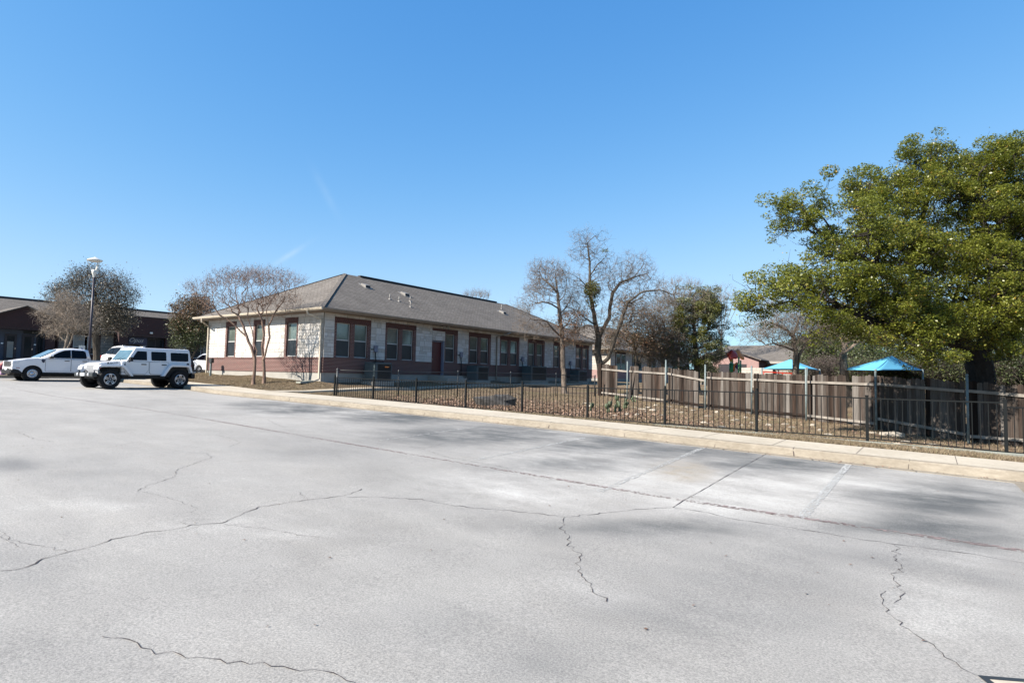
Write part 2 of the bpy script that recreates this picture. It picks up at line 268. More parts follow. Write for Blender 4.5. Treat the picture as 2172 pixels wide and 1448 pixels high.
# ---- objects
def tag(o, label=None, cat=None, group=None, kind=None):
    if label: o['label'] = label
    if cat: o['category'] = cat
    if group: o['group'] = group
    if kind: o['kind'] = kind
    return o
ORG = {}
def thing(name, label, cat, loc=(0,0,0), rz=0, group=None):
    o = bpy.data.objects.new(name, None); col.objects.link(o); o.location = tuple(float(v) for v in loc); o.rotation_euler = (0,0,rz)
    o.empty_display_size = .2; ORG[o.name] = np.array(o.location)
    return tag(o, label, cat, group)
def mklink(name, me, parent, mats):
    for mm in mats: me.materials.append(MATS[mm])
    o = bpy.data.objects.new(name, me); col.objects.link(o)
    if parent is not None: o.parent = parent
    return o
class MB:
    def __init__(s): s.v = []; s.f = []; s.m = []; s.r = []; s.sm = []
    def add(s, vs, fs, mi=0, r=None, smooth=False):
        b = len(s.v); s.v += [tuple(float(c) for c in p) for p in vs]; r = random.random() if r is None else r
        for f in fs: s.f.append([b+i for i in f]); s.m.append(mi); s.r.append(r); s.sm.append(smooth)
        return s
    def box(s, x0, y0, z0, x1, y1, z1, mi=0, r=None):
        x0, x1 = min(x0, x1), max(x0, x1); y0, y1 = min(y0, y1), max(y0, y1); z0, z1 = min(z0, z1), max(z0, z1)
        return s.add([(x0,y0,z0),(x1,y0,z0),(x1,y1,z0),(x0,y1,z0),(x0,y0,z1),(x1,y0,z1),(x1,y1,z1),(x0,y1,z1)],
              [(0,3,2,1),(4,5,6,7),(0,1,5,4),(1,2,6,5),(2,3,7,6),(3,0,4,7)], mi, r)
    def bar(s, a, b, wd, ht, mi=0, r=None, up=(0,0,1)):
        a = np.array(a, float); b = np.array(b, float); d = b-a; d /= np.linalg.norm(d)
        u = np.cross(up, d); n = np.linalg.norm(u); u = np.array([1.,0,0]) if n < 1e-6 else u/n
        v = np.cross(d, u); u = u*wd/2; v = v*ht/2
        return s.add([a-u-v, a+u-v, a+u+v, a-u+v, b-u-v, b+u-v, b+u+v, b-u+v], [(0,3,2,1),(4,5,6,7),(0,1,5,4),(1,2,6,5),(2,3,7,6),(3,0,4,7)], mi, r)
    def tube(s, pts, rad, n=8, mi=0, caps=True):
        pts = [np.array(p, float) for p in pts]; rad = [rad]*len(pts) if np.isscalar(rad) else rad
        vs = []; prev = None
        for i, p in enumerate(pts):
            d = (pts[min(i+1, len(pts)-1)]-pts[max(i-1, 0)]); d = d/np.linalg.norm(d)
            if prev is None: ref = np.array([0,0,1.]) if abs(d[2]) < .9 else np.array([1.,0,0]); u = np.cross(d, ref)
            else: u = prev-d*(prev@d)
            u /= np.linalg.norm(u); prev = u; v = np.cross(d, u)
            for k in range(n): a = 2*math.pi*k/n; vs.append(p+rad[i]*(math.cos(a)*u+math.sin(a)*v))
        fs = [(i*n+k, i*n+(k+1)%n, (i+1)*n+(k+1)%n, (i+1)*n+k) for i in range(len(pts)-1) for k in range(n)]
        if caps: fs += [tuple(range(n))[::-1], tuple((len(pts)-1)*n+k for k in range(n))]
        return s.add(vs, fs, mi, smooth=True)
    def lathe(s, prof, c=(0,0,0), n=20, axis='z', mi=0):
        vs = []
        for r, h in prof:
            for k in range(n):
                a = 2*math.pi*k/n; x, y = r*math.cos(a), r*math.sin(a)
                p = (x, y, h) if axis == 'z' else (x, h, y) if axis == 'y' else (h, x, y)
                vs.append((c[0]+p[0], c[1]+p[1], c[2]+p[2]))
        fs = [(i*n+k, i*n+(k+1)%n, (i+1)*n+(k+1)%n, (i+1)*n+k) for i in range(len(prof)-1) for k in range(n)]
        return s.add(vs, fs, mi, smooth=True)
    def prism(s, pts, axis, a, b, mi=0, a2=None):
        """polygon pts (2d) extruded along axis from a to b"""
        def P3(p, h): return (h, p[0], p[1]) if axis == 'x' else (p[0], h, p[1]) if axis == 'y' else (p[0], p[1], h)
        n = len(pts)
        return s.add([P3(p, a) for p in pts]+[P3(p, b) for p in pts], [tuple(range(n)), tuple(range(2*n-1, n-1, -1))]+[(k, (k+1)%n, n+(k+1)%n, n+k) for k in range(n)], mi)
    def quad(s, a, b, c, d, mi=0, r=None): return s.add([a, b, c, d], [(0,1,2,3)], mi, r)
    def build(s, name, mats, parent=None, off=True, bevel=0, uv=True, kind=None, world=False):
        mats = [mats] if isinstance(mats, str) else mats
        v = np.array(s.v, float)
        if parent is not None and world:
            root = parent
            while root.parent: root = root.parent
            v = v-np.array(root.location)
        me = bpy.data.meshes.new(name); me.from_pydata(v.tolist(), [], s.f)
        me.update()
        import bmesh
        bm = bmesh.new(); bm.from_mesh(me); bmesh.ops.recalc_face_normals(bm, faces=bm.faces); bm.to_mesh(me); bm.free()
        me.polygons.foreach_set('material_index', s.m); me.polygons.foreach_set('use_smooth', s.sm)
        me.attributes.new('rnd', 'FLOAT', 'FACE').data.foreach_set('value', s.r)
        if uv:
            ul = me.uv_layers.new(name='UVMap'); co = v
            L = np.empty(len(me.loops), int); me.loops.foreach_get('vertex_index', L)
            for p in me.polygons:
                n = p.normal; idx = L[p.loop_start:p.loop_start+p.loop_total]; q = co[idx]
                if abs(n.z) > .985: uvs = q[:, :2]
                elif abs(n.x) >= abs(n.y): uvs = np.stack([q[:, 1], q[:, 2]/max(.25, math.sqrt(1-n.z*n.z))], 1)
                else: uvs = np.stack([q[:, 0], q[:, 2]/max(.25, math.sqrt(1-n.z*n.z))], 1)
                for k, li in enumerate(range(p.loop_start, p.loop_start+p.loop_total)): ul.data[li].uv = uvs[k]
        o = mklink(name, me, parent, mats)
        if bevel:
            md = o.modifiers.new('bevel', 'BEVEL'); md.width = bevel; md.segments = 2; md.limit_method = 'ANGLE'; md.angle_limit = math.radians(35)
        if kind: o['kind'] = kind
        return o
def quadmesh(name, V, rnd, mat, parent=None, n=4, kind=None):
    """V: (N,n,3) array of separate faces"""
    N = len(V); me = bpy.data.meshes.new(name)
    me.vertices.add(N*n); me.vertices.foreach_set('co', V.reshape(-1).astype(np.float32))
    me.loops.add(N*n); me.loops.foreach_set('vertex_index', np.arange(N*n, dtype=np.int32))
    me.polygons.add(N); me.polygons.foreach_set('loop_start', np.arange(0, N*n, n, dtype=np.int32))
    me.attributes.new('rnd', 'FLOAT', 'FACE').data.foreach_set('value', rnd.astype(np.float32))
    me.update(calc_edges=True); o = mklink(name, me, parent, [mat])
    if kind: o['kind'] = kind
    return o
def copy_tree(o, parent=None):
    c = o.copy(); col.objects.link(c)
    if parent is not None: c.parent = parent
    for ch in [q for q in bpy.data.objects if q.parent == o]: copy_tree(ch, c)
    return c
def text(name, s, mat, parent, M, size, depth=.004, font_shear=0):
    cu = bpy.data.curves.new(name, 'FONT'); cu.body = s; cu.size = size; cu.extrude = depth/2; cu.align_x = 'CENTER'; cu.align_y = 'CENTER'; cu.shear = font_shear; cu.resolution_u = 3
    t = bpy.data.objects.new('tmp', cu); col.objects.link(t); bpy.context.view_layer.update()
    me = bpy.data.meshes.new_from_object(t.evaluated_get(bpy.context.evaluated_depsgraph_get())); bpy.data.objects.remove(t)
    me.name = name; me.materials.clear(); o = mklink(name, me, parent, [mat]); o.matrix_local = M
    return o
# ================================================================ GROUND
def gridmesh(name, xs, ys, zf, mat, kind='structure', extra=None):
    nx, ny = len(xs), len(ys); X, Y = np.meshgrid(xs, ys, indexing='ij') if not callable(ys) else (None, None)
    Z = zf(X, Y); V = np.stack([X, Y, Z], -1).reshape(-1, 3)
    i, j = np.meshgrid(np.arange(nx-1), np.arange(ny-1), indexing='ij'); a = (i*ny+j).ravel()
    Fq = np.stack([a, a+ny, a+ny+1, a+1], 1)
    return meshfrom(name, V, Fq, mat, kind)
def meshfrom(name, V, Fq, mat, kind='structure', attrs=None):
    me = bpy.data.meshes.new(name); me.vertices.add(len(V)); me.vertices.foreach_set('co', V.reshape(-1).astype(np.float32))
    me.loops.add(len(Fq)*4); me.loops.foreach_set('vertex_index', Fq.reshape(-1).astype(np.int32))
    me.polygons.add(len(Fq)); me.polygons.foreach_set('loop_start', np.arange(0, len(Fq)*4, 4, dtype=np.int32))
    me.polygons.foreach_set('use_smooth', [name in ('ground', 'parking_lot', 'rear_parking_lot')]*len(Fq))
    for k, v in (attrs or {}).items(): me.attributes.new(k, 'FLOAT', 'POINT').data.foreach_set('value', v.astype(np.float32))
    me.update(calc_edges=True); o = mklink(name, me, None, [mat]); o['kind'] = kind; return o
def ax(*seg): return np.unique(np.concatenate([np.arange(a, b, s) for a, b, s in seg]+[[seg[-1][1]]]))
xs = ax((-900,-140,95),(-140,-66,6),(-66,-40,1),(-40,8,.5),(8,40,2),(40,140,10),(140,900,95)); ys = ax((-600,-60,90),(-60,12,4),(12,36,.5),(36,60,1),(60,140,8),(140,1500,136))
def groundz(X, Y):
    Zl = lawn(X, Y); L = lot(X); yc = Yc(X); yb = Yb(X)
    Z = np.where(Y < yc+.6, L-.08, np.where(Y < yb+.05, L+.04, Zl))
    Z = np.where((X < -39.8) & (Y > yc-1), L-.08, Z)
    n = .035*np.sin(X*2.1+Y*1.3)+.03*np.sin(X*.9-Y*2.7+1)
    return np.where((Y > yb+.6) & (X > -39) & (X < 30) & (Y < 60), Z+n*.6, Z)
gridmesh('ground', xs, ys, groundz, 'dry_lawn')
# asphalt: rows from far behind the camera to the gutter edge, traced stains and a painted left-edge shadow as attributes
AX = ax((-70,-40,1),(-40,2.6,.33),(2.6,40,3)); TY = np.concatenate([np.linspace(-60, -4, 12)[:-1], np.linspace(-4, 0, 9)[:-1], np.linspace(0, 1, 90)])
X, T = np.meshgrid(AX, TY, indexing='ij'); YE = Yc(X)-.235
Y = np.where(T <= 0, T, T*YE); Z = lot(X)+.0
STAIN = [(1010,922,150,15,1),(1120,912,60,8,.7),(860,884,110,11,.85),(640,868,90,8,.9),(560,858,60,5,.6),(1250,946,90,10,.7),(1330,936,90,10,.8),(1190,985,120,12,.4),(1660,984,140,12,.85),(1430,958,90,11,.75),(1560,965,60,8,.5),(2020,1062,120,26,1),(1930,1050,90,16,.7),(1950,1118,150,14,.75),(1930,1100,90,20,.5),(1400,1120,200,15,.5),(2080,1140,90,20,.5)]
SMEAR_SHADE = [(1640,1200,260,60,.6),(1900,1190,160,50,.5),(1230,1400,200,50,.6),(2060,1230,170,50,.5),(700,950,160,24,.3),(200,1010,140,40,.35),(60,1400,220,80,.3),(380,1240,200,50,.25),(30,985,60,14,.8),(40,1200,200,80,.3),(1500,1300,260,60,.45),(900,1330,160,50,.35)]  # the small strong blob at the left edge is a cast shadow painted in
PALE = [(1640,1040,300,60,1),(1250,975,200,30,.8),(1100,1040,220,45,.7),(1430,1010,200,30,.8),(1900,1040,120,30,.7),(1280,1260,60,30,.8),(1450,925,400,14,.7),(150,1065,180,22,.6),(430,1110,160,14,.6),(600,1130,220,14,.5),(2070,1180,80,18,1),(1990,1300,130,60,.6),(700,870,300,22,.4),(2100,1050,60,60,.4)]
def blobs(L):
    V = np.stack([X, Y, Z], -1); d = V@F; px = PW/2+FPX*(V@CR)/d; py = PH/2-FPX*(V@CU)/d; s = np.zeros_like(px)
    for bx, by, rx, ry, a in L:
        if L is STAIN: rx, ry, a = rx*1.15, ry*1.25, min(1, a*1.15)
        s = np.maximum(s, a*np.exp(-(((px-bx)/rx)**2+((py-by)/ry)**2)))
    s = 1-(1-s)**2; return np.where(d > .5, s, 0)
nx, ny = X.shape; i, j = np.meshgrid(np.arange(nx-1), np.arange(ny-1), indexing='ij'); a = (i*ny+j).ravel()
meshfrom('parking_lot', np.stack([X, Y, Z], -1).reshape(-1, 3), np.stack([a, a+ny, a+ny+1, a+1], 1), 'asphalt', attrs={'stain': blobs(STAIN).ravel(), 'smear_shade': blobs(SMEAR_SHADE).ravel(), 'pale': np.maximum(.25, blobs(PALE)).ravel(), 'tan': blobs([(1450,1000,42,17,1)]).ravel()})
X2 = ax((-64,-39.8,2)); Y2 = ax((12,90,4)); X, Y = np.meshgrid(X2, Y2, indexing='ij')
Vv = np.stack([X, Y, lot(X)-.012], -1).reshape(-1, 3); nx, ny = X.shape; i, j = np.meshgrid(np.arange(nx-1), np.arange(ny-1), indexing='ij'); a = (i*ny+j).ravel()
meshfrom('rear_parking_lot', Vv, np.stack([a, a+ny, a+ny+1, a+1], 1), 'asphalt', attrs={'stain': np.full(len(Vv), .1), 'smear_shade': np.full(len(Vv), .2), 'pale': np.full(len(Vv), .3), 'tan': np.zeros(len(Vv))})
# kerb, gutter and pavement swept along the lot edge
def sweep(name, prof, xs, mat, joint=None):
    """prof: list of (fn(X)->Y, fn(X)->Z)"""
    V = []; n = len(prof)
    for x in xs: V += [(x, fy(x), fz(x)) for fy, fz in prof]
    Fq = [(i*n+k, i*n+k+1, (i+1)*n+k+1, (i+1)*n+k) for i in range(len(xs)-1) for k in range(n-1)]
    return meshfrom(name, np.array(V, float), np.array(Fq), mat)
kx = ax((-39.8,2.2,.35)); jog = lambda x: .012*math.sin(x*1.7)+.008*math.sin(x*4.1)
cy = lambda o: (lambda x: Yc(x)+o+jog(x)); cz = lambda o: (lambda x: float(lot(x))+o)
sweep('gutter', [(cy(-.3), cz(-.05)), (cy(-.29), cz(.008)), (cy(.0), cz(.0))], kx, 'curb_concrete')
sweep('curb', [(cy(0), cz(-.02)), (cy(.015), cz(.03)), (cy(.045), cz(.125)), (cy(.06), cz(.145)), (cy(.09), cz(.155)), (cy(.16), cz(.157))], kx, 'curb_concrete')
sweep('sidewalk', [(cy(.155), cz(.158)), (lambda x: Yb(x), cz(.165)), (lambda x: Yb(x)+.01, cz(.02))], kx, 'concrete')
# joints: thin dark slots across kerb and pavement
jm = MB()
for q, x in enumerate([-38,-34.5,-31.2,-28.2,-25.4,-22.7,-20.1,-17.6,-15.2,-12.9,-10.6,-8.35,-6.1,-3.9,-2.3,-.4]):
    y = Yc(x)+jog(x); z = float(lot(x)); sk = .12*math.sin(q*3.1); wj = .02 if q in (6, 11, 14) else .007
    jm.add([(x, y-.002, z), (x+wj, y-.002, z), (x+sk*.3+wj, y+.058, z+.149), (x+sk*.3, y+.058, z+.149), (x+sk*.3, y+.16, z+.162), (x+sk*.3+wj, y+.16, z+.162)], [(0,1,2,3),(3,2,5,4)])
for x in np.arange(-37.7, 2, 1.52):
    y = Yc(x)+.16; z = float(lot(x)); jm.add([(x, y, z+.1615), (x+.009, y, z+.1615), (x+.009, float(Yb(x)), z+.1685), (x, float(Yb(x)), z+.1685)], [(0,1,2,3)])
jm.build('pavement_joints', 'crack_dark', kind='structure', uv=False)
sweep('concrete_mow_strip', [(lambda x: 15.25+.012*x, cz(.05)), (lambda x: 15.26+.012*x, lambda x: float(np.interp(x, [-9,-6,1.2,4], [-1.26,-1.25,-1.35,-1.38]))), (lambda x: 15.9, lambda x: float(np.interp(x, [-9,-6,1.2,4], [-1.25,-1.24,-1.34,-1.37]))), (lambda x: 15.93, cz(.0))], ax((-8.5,4,.5)), 'old_concrete')
# concrete apron closing the right end of the lot
ap = MB(); ap.add([(1.0,12.25,-1.493),(1.7,12.2,-1.49),(2.3,-8,-1.48),(1.35,-8,-1.49)], [(0,1,2,3)]); ap.build('driveway_apron', 'curb_concrete', kind='structure', uv=False)
# footpath from the pavement along the shaded wall
pm = [(-24.95,-23.75,y) for y in (15.45,17,19,21.5,24,28,33,40,50)]
V = []; 
for x0, x1, y in pm: z = gz(-24.4, y+.3)+.05; V += [(x0, y, z), (x1, y, z+.0), (x1+.01, y, z-.14)]
meshfrom('footpath', np.array(V), np.array([(i*3+k, i*3+k+1, i*3+k+4, i*3+k+3) for i in range(len(pm)-1) for k in range(2)]), 'concrete')
# kerb of the planted island behind the pickup truck
isl = MB(); IX0, IX1 = -46.2, -41.0
pts = [(IX1, -6), (IX1, 14.5), (IX1-.6, 15.6), (IX1-2, 16.1), (IX0+2, 16.1), (IX0+.6, 15.6), (IX0, 14.5), (IX0, -6)]
isl.add([(x, y, float(lot(x))-.1) for x, y in pts]+[(x, y, float(lot(x))+.14) for x, y in pts], [(k, k+1, 9+k, 8+k) for k in range(7)])
inn = [(IX1-.16,-6),(IX1-.16,14.5),(IX1-.72,15.5),(IX1-2,15.94),(IX0+2,15.94),(IX0+.72,15.5),(IX0+.16,14.5),(IX0+.16,-6)]
b0 = len(isl.v); isl.add([(x, y, float(lot(x))+.142) for x, y in pts]+[(x, y, float(lot(x))+.142) for x, y in inn], [(k, k+1, 9+k, 8+k) for k in range(7)])
isl.build('island_curb', 'curb_concrete', kind='structure', uv=False)
s = MB(); s.add([(x, y, float(lot(x))+.12) for x, y in inn], [tuple(range(8))]); s.build('island_soil', 'dry_lawn', kind='structure', uv=False)
# ---- cracks and painted lines laid on the asphalt
def jitter(P_, amp, step):
    out = []
    for a, b in zip(P_[:-1], P_[1:]):
        n = max(1, int(np.linalg.norm(b-a)/step)); d = (b-a); t = np.array([-d[1], d[0], 0]); t = t/(np.linalg.norm(t)+1e-9)
        for k in range(n): out.append(a+d*k/n+t*random.gauss(0, amp))
    return out+[P_[-1]]
def strip(mb, P_, wf):
    L = [np.array(p) for p in P_]
    for i in range(len(L)-1):
        d = L[i+1]-L[i]; t = np.array([-d[1], d[0], 0]); t /= (np.linalg.norm(t)+1e-9); w0, w1 = wf(i/len(L)), wf((i+1)/len(L))
        mb.add([L[i]-t*w0, L[i]+t*w0, L[i+1]+t*w1, L[i+1]-t*w1], [(0,1,2,3)])
CR_ = [([(0,1212),(73,1200),(90,1185),(147,1170),(213,1152),(253,1140),(304,1130),(365,1123),(405,1114),(471,1109),(521,1087),(547,1076),(608,1066),(653,1060),(690,1056),(729,1051),(767,1037)],.014,1.),
 ([(147,1168),(101,1160),(56,1152),(23,1147),(10,1135)],.006,1.),([(289,1042),(319,1028),(354,1017),(372,1008),(375,998),(395,988),(420,980),(448,970),(440,962),(418,960),(390,960)],.009,1.),
 ([(304,1043),(375,1061),(400,1071),(418,1079),(405,1087)],.006,1.),([(473,1112),(557,1120),(633,1134),(678,1139)],.006,1.),([(486,948),(511,937),(478,927),(456,922)],.009,1.),([(633,1043),(653,1059)],.006,1.),
 ([(737,1054),(810,1055),(891,1059),(947,1070),(1000,1077),(1070,1082),(1153,1091),(1199,1097),(1249,1091),(1352,1080),(1427,1076)],.013,1.),
 ([(1427,1076),(1452,1060),(1497,1035),(1540,1010),(1580,987),(1628,961)],.016,.2),
 ([(1199,1097),(1191,1118),(1203,1140),(1203,1153),(1228,1173),(1226,1190),(1231,1217),(1251,1243),(1286,1276)],.009,1.3),
 ([(1427,1076),(1497,1086),(1547,1099),(1642,1113),(1733,1128),(1829,1144),(1899,1154),(2065,1175),(2172,1194)],.013,.5),
 ([(1898,1156),(1901,1182),(1913,1205),(1898,1223),(1910,1246),(1910,1270),(1896,1279)],.008,1.6),([(1872,1252),(1875,1281),(1890,1305),(1925,1334),(1983,1375),(2024,1404),(2068,1431)],.008,1.),
 ([(216,1351),(276,1355),(299,1374),(382,1388),(483,1404),(598,1415),(681,1425),(718,1436),(755,1448)],.009,1.),([(299,859),(334,865)],.014,1.),([(40,917),(76,932),(116,937)],.01,1.),([(567,889),(580,897),(605,907)],.01,1.),
 ([(856,945),(896,952),(952,970),(1028,983),(1095,996)],.009,1.),([(896,952),(925,945),(947,937)],.008,1.),([(405,1114),(380,1108),(392,1103),(470,1100)],.005,1.),([(304,1137),(360,1128),(400,1122),(450,1112)],.004,1.),([(0,1125),(8,1140),(40,1160)],.006,1.),([(150,952),(240,947),(300,935)],.007,1.)]
cm = MB()
for pts_, wd, am in CR_:
    Pw = [onlot(x, y)+np.array([0,0,.004]) for x, y in pts_]; L = jitter(Pw, .013*am, .05)
    for q in L: q[2] = lot(q[0])+.004
    ph = random.random()*9; strip(cm, L, lambda t: wd*.45*(.25+.75*abs(math.sin(t*17+ph)*math.cos(t*41+ph))) )
cm.build('pavement_cracks', 'crack_dark', kind='structure', uv=False)
def wornline(name, A, B, hw, mat, keep):
    mb = MB(); n = int(np.linalg.norm(B-A)/.028); d = (B-A)/n; t = np.array([-d[1], d[0], 0]); t /= np.linalg.norm(t)
    for k in range(n):
        for q in range(7):
            if random.random() < keep(k/n):
                a_, b_ = -hw+q*hw*2/7, -hw+(q+1)*hw*2/7; p = A+d*k; p2 = A+d*(k+1.02); z = .0035
                mb.add([(*(p+t*a_)[:2], lot(p[0])+z), (*(p+t*b_)[:2], lot(p[0])+z), (*(p2+t*b_)[:2], lot(p2[0])+z), (*(p2+t*a_)[:2], lot(p2[0])+z)], [(0,1,2,3)])
    return mb.build(name, mat, kind='structure', uv=False)
RA, RB = onlot(420,886), onlot(2172,1168)
wornline('fire_lane_line', onlot(20,823), RA, .05, 'line_red', lambda t: .2)
RM = onlot(1452,1061); wornline('fire_lane_line', RA, RM, .055, 'line_red', lambda t: .12+.3*abs(math.sin(t*9))); wornline('fire_lane_line', RM, RB, .055, 'line_red', lambda t: .22+.3*abs(math.sin(t*5)))
for (x0, y0), (x1, y1), kp in (((1240,928),(1010,975),.5),((1490,950),(1270,1042),.5),((1800,985),(1700,1098),.75),((1010,905),(800,935),.3),((2128,1030),(2200,1190),.0)):
    if kp: wornline('parking_stripe', onlot(x0, y0), onlot(x1, y1), .055, 'line_white', lambda t, kp=kp: kp*(1-.5*t))
# grate frame in the near right corner
t = thing('utility_cover', 'square metal framed concrete cover set in the asphalt at the bottom right corner', 'utility cover', onlot(2150,1462))
g = onlot(2150,1462); d1 = onlot(2190,1446)-onlot(2078,1436); d1[2] = 0; d1 /= np.linalg.norm(d1); d2 = np.array([d1[1], -d1[0], 0])
A0 = onlot(2073,1433); z0 = float(lot(A0[0]))
def fr(o, i, z, mb):
    q = [A0+d1*o+d2*o, A0+d1*(.75-o)+d2*o, A0+d1*(.75-o)+d2*(.75-o), A0+d1*o+d2*(.75-o)]; r = [A0+d1*i+d2*i, A0+d1*(.75-i)+d2*i, A0+d1*(.75-i)+d2*(.75-i), A0+d1*i+d2*(.75-i)]
    q = [(*a_[:2], z) for a_ in q]; r = [(*a_[:2], z) for a_ in r]; mb.add(q+r, [(k, (k+1)%4, 4+(k+1)%4, 4+k) for k in range(4)])
mb = MB(); fr(0, .035, z0+.006, mb); mb.build('frame', 'dark_grey_metal', t, world=True, uv=False)
mb = MB(); q = [(*(A0+d1*a_+d2*b_)[:2], z0+.005) for a_, b_ in ((.035,.035),(.715,.035),(.715,.715),(.035,.715))]; mb.add(q, [(0,1,2,3)]); mb.build('lid', 'concrete', t, world=True, uv=False)
# ---- leaf litter and dry grass (uncountable)
def blades(name, n, xr, yr, dens, hgt, wd, mat, kind='stuff'):
    Xs = rng.uniform(*xr, n*3); Ys = rng.uniform(*yr, n*3); k = dens(Xs, Ys) > rng.random(n*3); Xs, Ys = Xs[k][:n], Ys[k][:n]
    Zs = groundz(Xs, Ys); N = len(Xs); a_ = rng.uniform(0, 6.28, N); h = hgt*rng.uniform(.5, 1.3, N); dx, dy = np.cos(a_)*wd, np.sin(a_)*wd; lx, ly = rng.normal(0, .6, N)*h, rng.normal(0, .6, N)*h
    V = np.empty((N, 3, 3)); V[:, 0] = np.stack([Xs-dx, Ys-dy, Zs-.005], 1); V[:, 1] = np.stack([Xs+dx, Ys+dy, Zs-.005], 1); V[:, 2] = np.stack([Xs+lx, Ys+ly, Zs+h], 1)
    return quadmesh(name, V, rng.random(N), mat, n=3, kind=kind)
blades('dry_grass', 26000, (-12,3.5), (13.9,15.9), lambda x, y: ((y > Yb(x)+.03) & (y < 15.3+.35*(x < -8)))*1., .07, .006, 'straw_blade')
blades('dry_grass', 60000, (-39,-20), (15,19.4), lambda x, y: (y > Yb(x)+.03)*1., .05, .008, 'straw_blade')
blades('dry_grass', 70000, (-24,4), (16,31), lambda x, y: .35+.65*(np.sin(x*.9+y*.5)*np.sin(y*.7-x*.3) > 0), .06, .008, 'straw_blade')
def litter(name, n, xr, yr, dens, sz):
    Xs = rng.uniform(*xr, n*3); Ys = rng.uniform(*yr, n*3); k = dens(Xs, Ys) > rng.random(n*3); Xs, Ys = Xs[k][:n], Ys[k][:n]; Zs = groundz(Xs, Ys)+.02
    C = np.stack([Xs, Ys, Zs], 1); return quadmesh(name, leafquads(C, sz, up=.6), rng.random(len(C)), 'litter_leaf', kind='stuff')
def leafquads(C, sz, up=.35, asp=.6):
    N = len(C); nrm = rng.normal(size=(N, 3)); nrm[:, 2] += up*2.5; nrm /= np.linalg.norm(nrm, axis=1)[:, None]
    u = np.cross(nrm, rng.normal(size=(N, 3))); u /= np.linalg.norm(u, axis=1)[:, None]; v = np.cross(nrm, u)
    s = (sz*rng.uniform(.6, 1.35, N))[:, None]
    return np.stack([C-u*s*.5, C-v*s*.5*asp+nrm*s*.08, C+u*s*.5, C+v*s*.5*asp+nrm*s*.08], 1)
litter('fallen_leaves', 16000, (-22,-5), (16,25), lambda x, y: np.exp(-((x+13)/5)**2-((y-18)/3.2)**2)*1.0, .085)
litter('fallen_leaves', 2500, (-20,3), (16,27), lambda x, y: .5+0*x, .08)

# leaves blown into the gutter and scattered chips on the asphalt
n_ = 420; gx = rng.uniform(-26, 2, n_); gy = Yc(gx)-np.abs(rng.normal(0, .18, n_))-.02; gzv = lot(gx)+.014
quadmesh('gutter_leaves', leafquads(np.stack([gx, gy, gzv], 1), .045, up=2.5), rng.random(n_), 'litter_leaf', kind='stuff')
n_ = 240; gx = rng.uniform(-22, 3, n_); gy = rng.uniform(1.5, 12.5, n_)
quadmesh('asphalt_debris', leafquads(np.stack([gx, gy, lot(gx)+.008], 1), .028, up=3), rng.random(n_)*.5, 'litter_leaf', kind='stuff')
# ================================================================ MAIN BUILDING
BX, BY, BX2, BY2 = -26.2, 19.47, -38.05, 49.64
t = thing('office_building', 'single storey office building of white limestone over red brick with a grey shingle hip roof', 'building', (BX, BY, 0))
B = t
ZS, ZW0, ZW1, ZL, ZT = .81, .86, 2.73, 3.03, 3.2     # stone bottom, window bottom/top, lintel top, wall top
# openings per face as (u0,u1) with u along the face; kind
RW = [(20.15,22.68,[(20.30,21.24),(21.52,22.46)]),(23.78,26.31,[(23.93,24.87),(25.15,26.09)]),(29.0,30.27,[(29.05,30.0)]),(31.42,33.95,[(31.56,32.5),(32.78,33.72)]),(35.05,37.58,[(35.19,36.13),(36.41,37.35)]),
      (38.72,41.25,[(38.86,39.8),(40.08,41.02)]),(42.6,43.95,[(42.74,43.68)]),(46.45,48.98,[(46.59,47.53),(47.81,48.75)])]
LW = [(28.42,29.66,[(28.56,29.50)]),(31.60,32.84,[(31.74,32.68)]),(34.70,35.94,[(34.84,35.78)])]
DOOR = (27.76, 28.95)
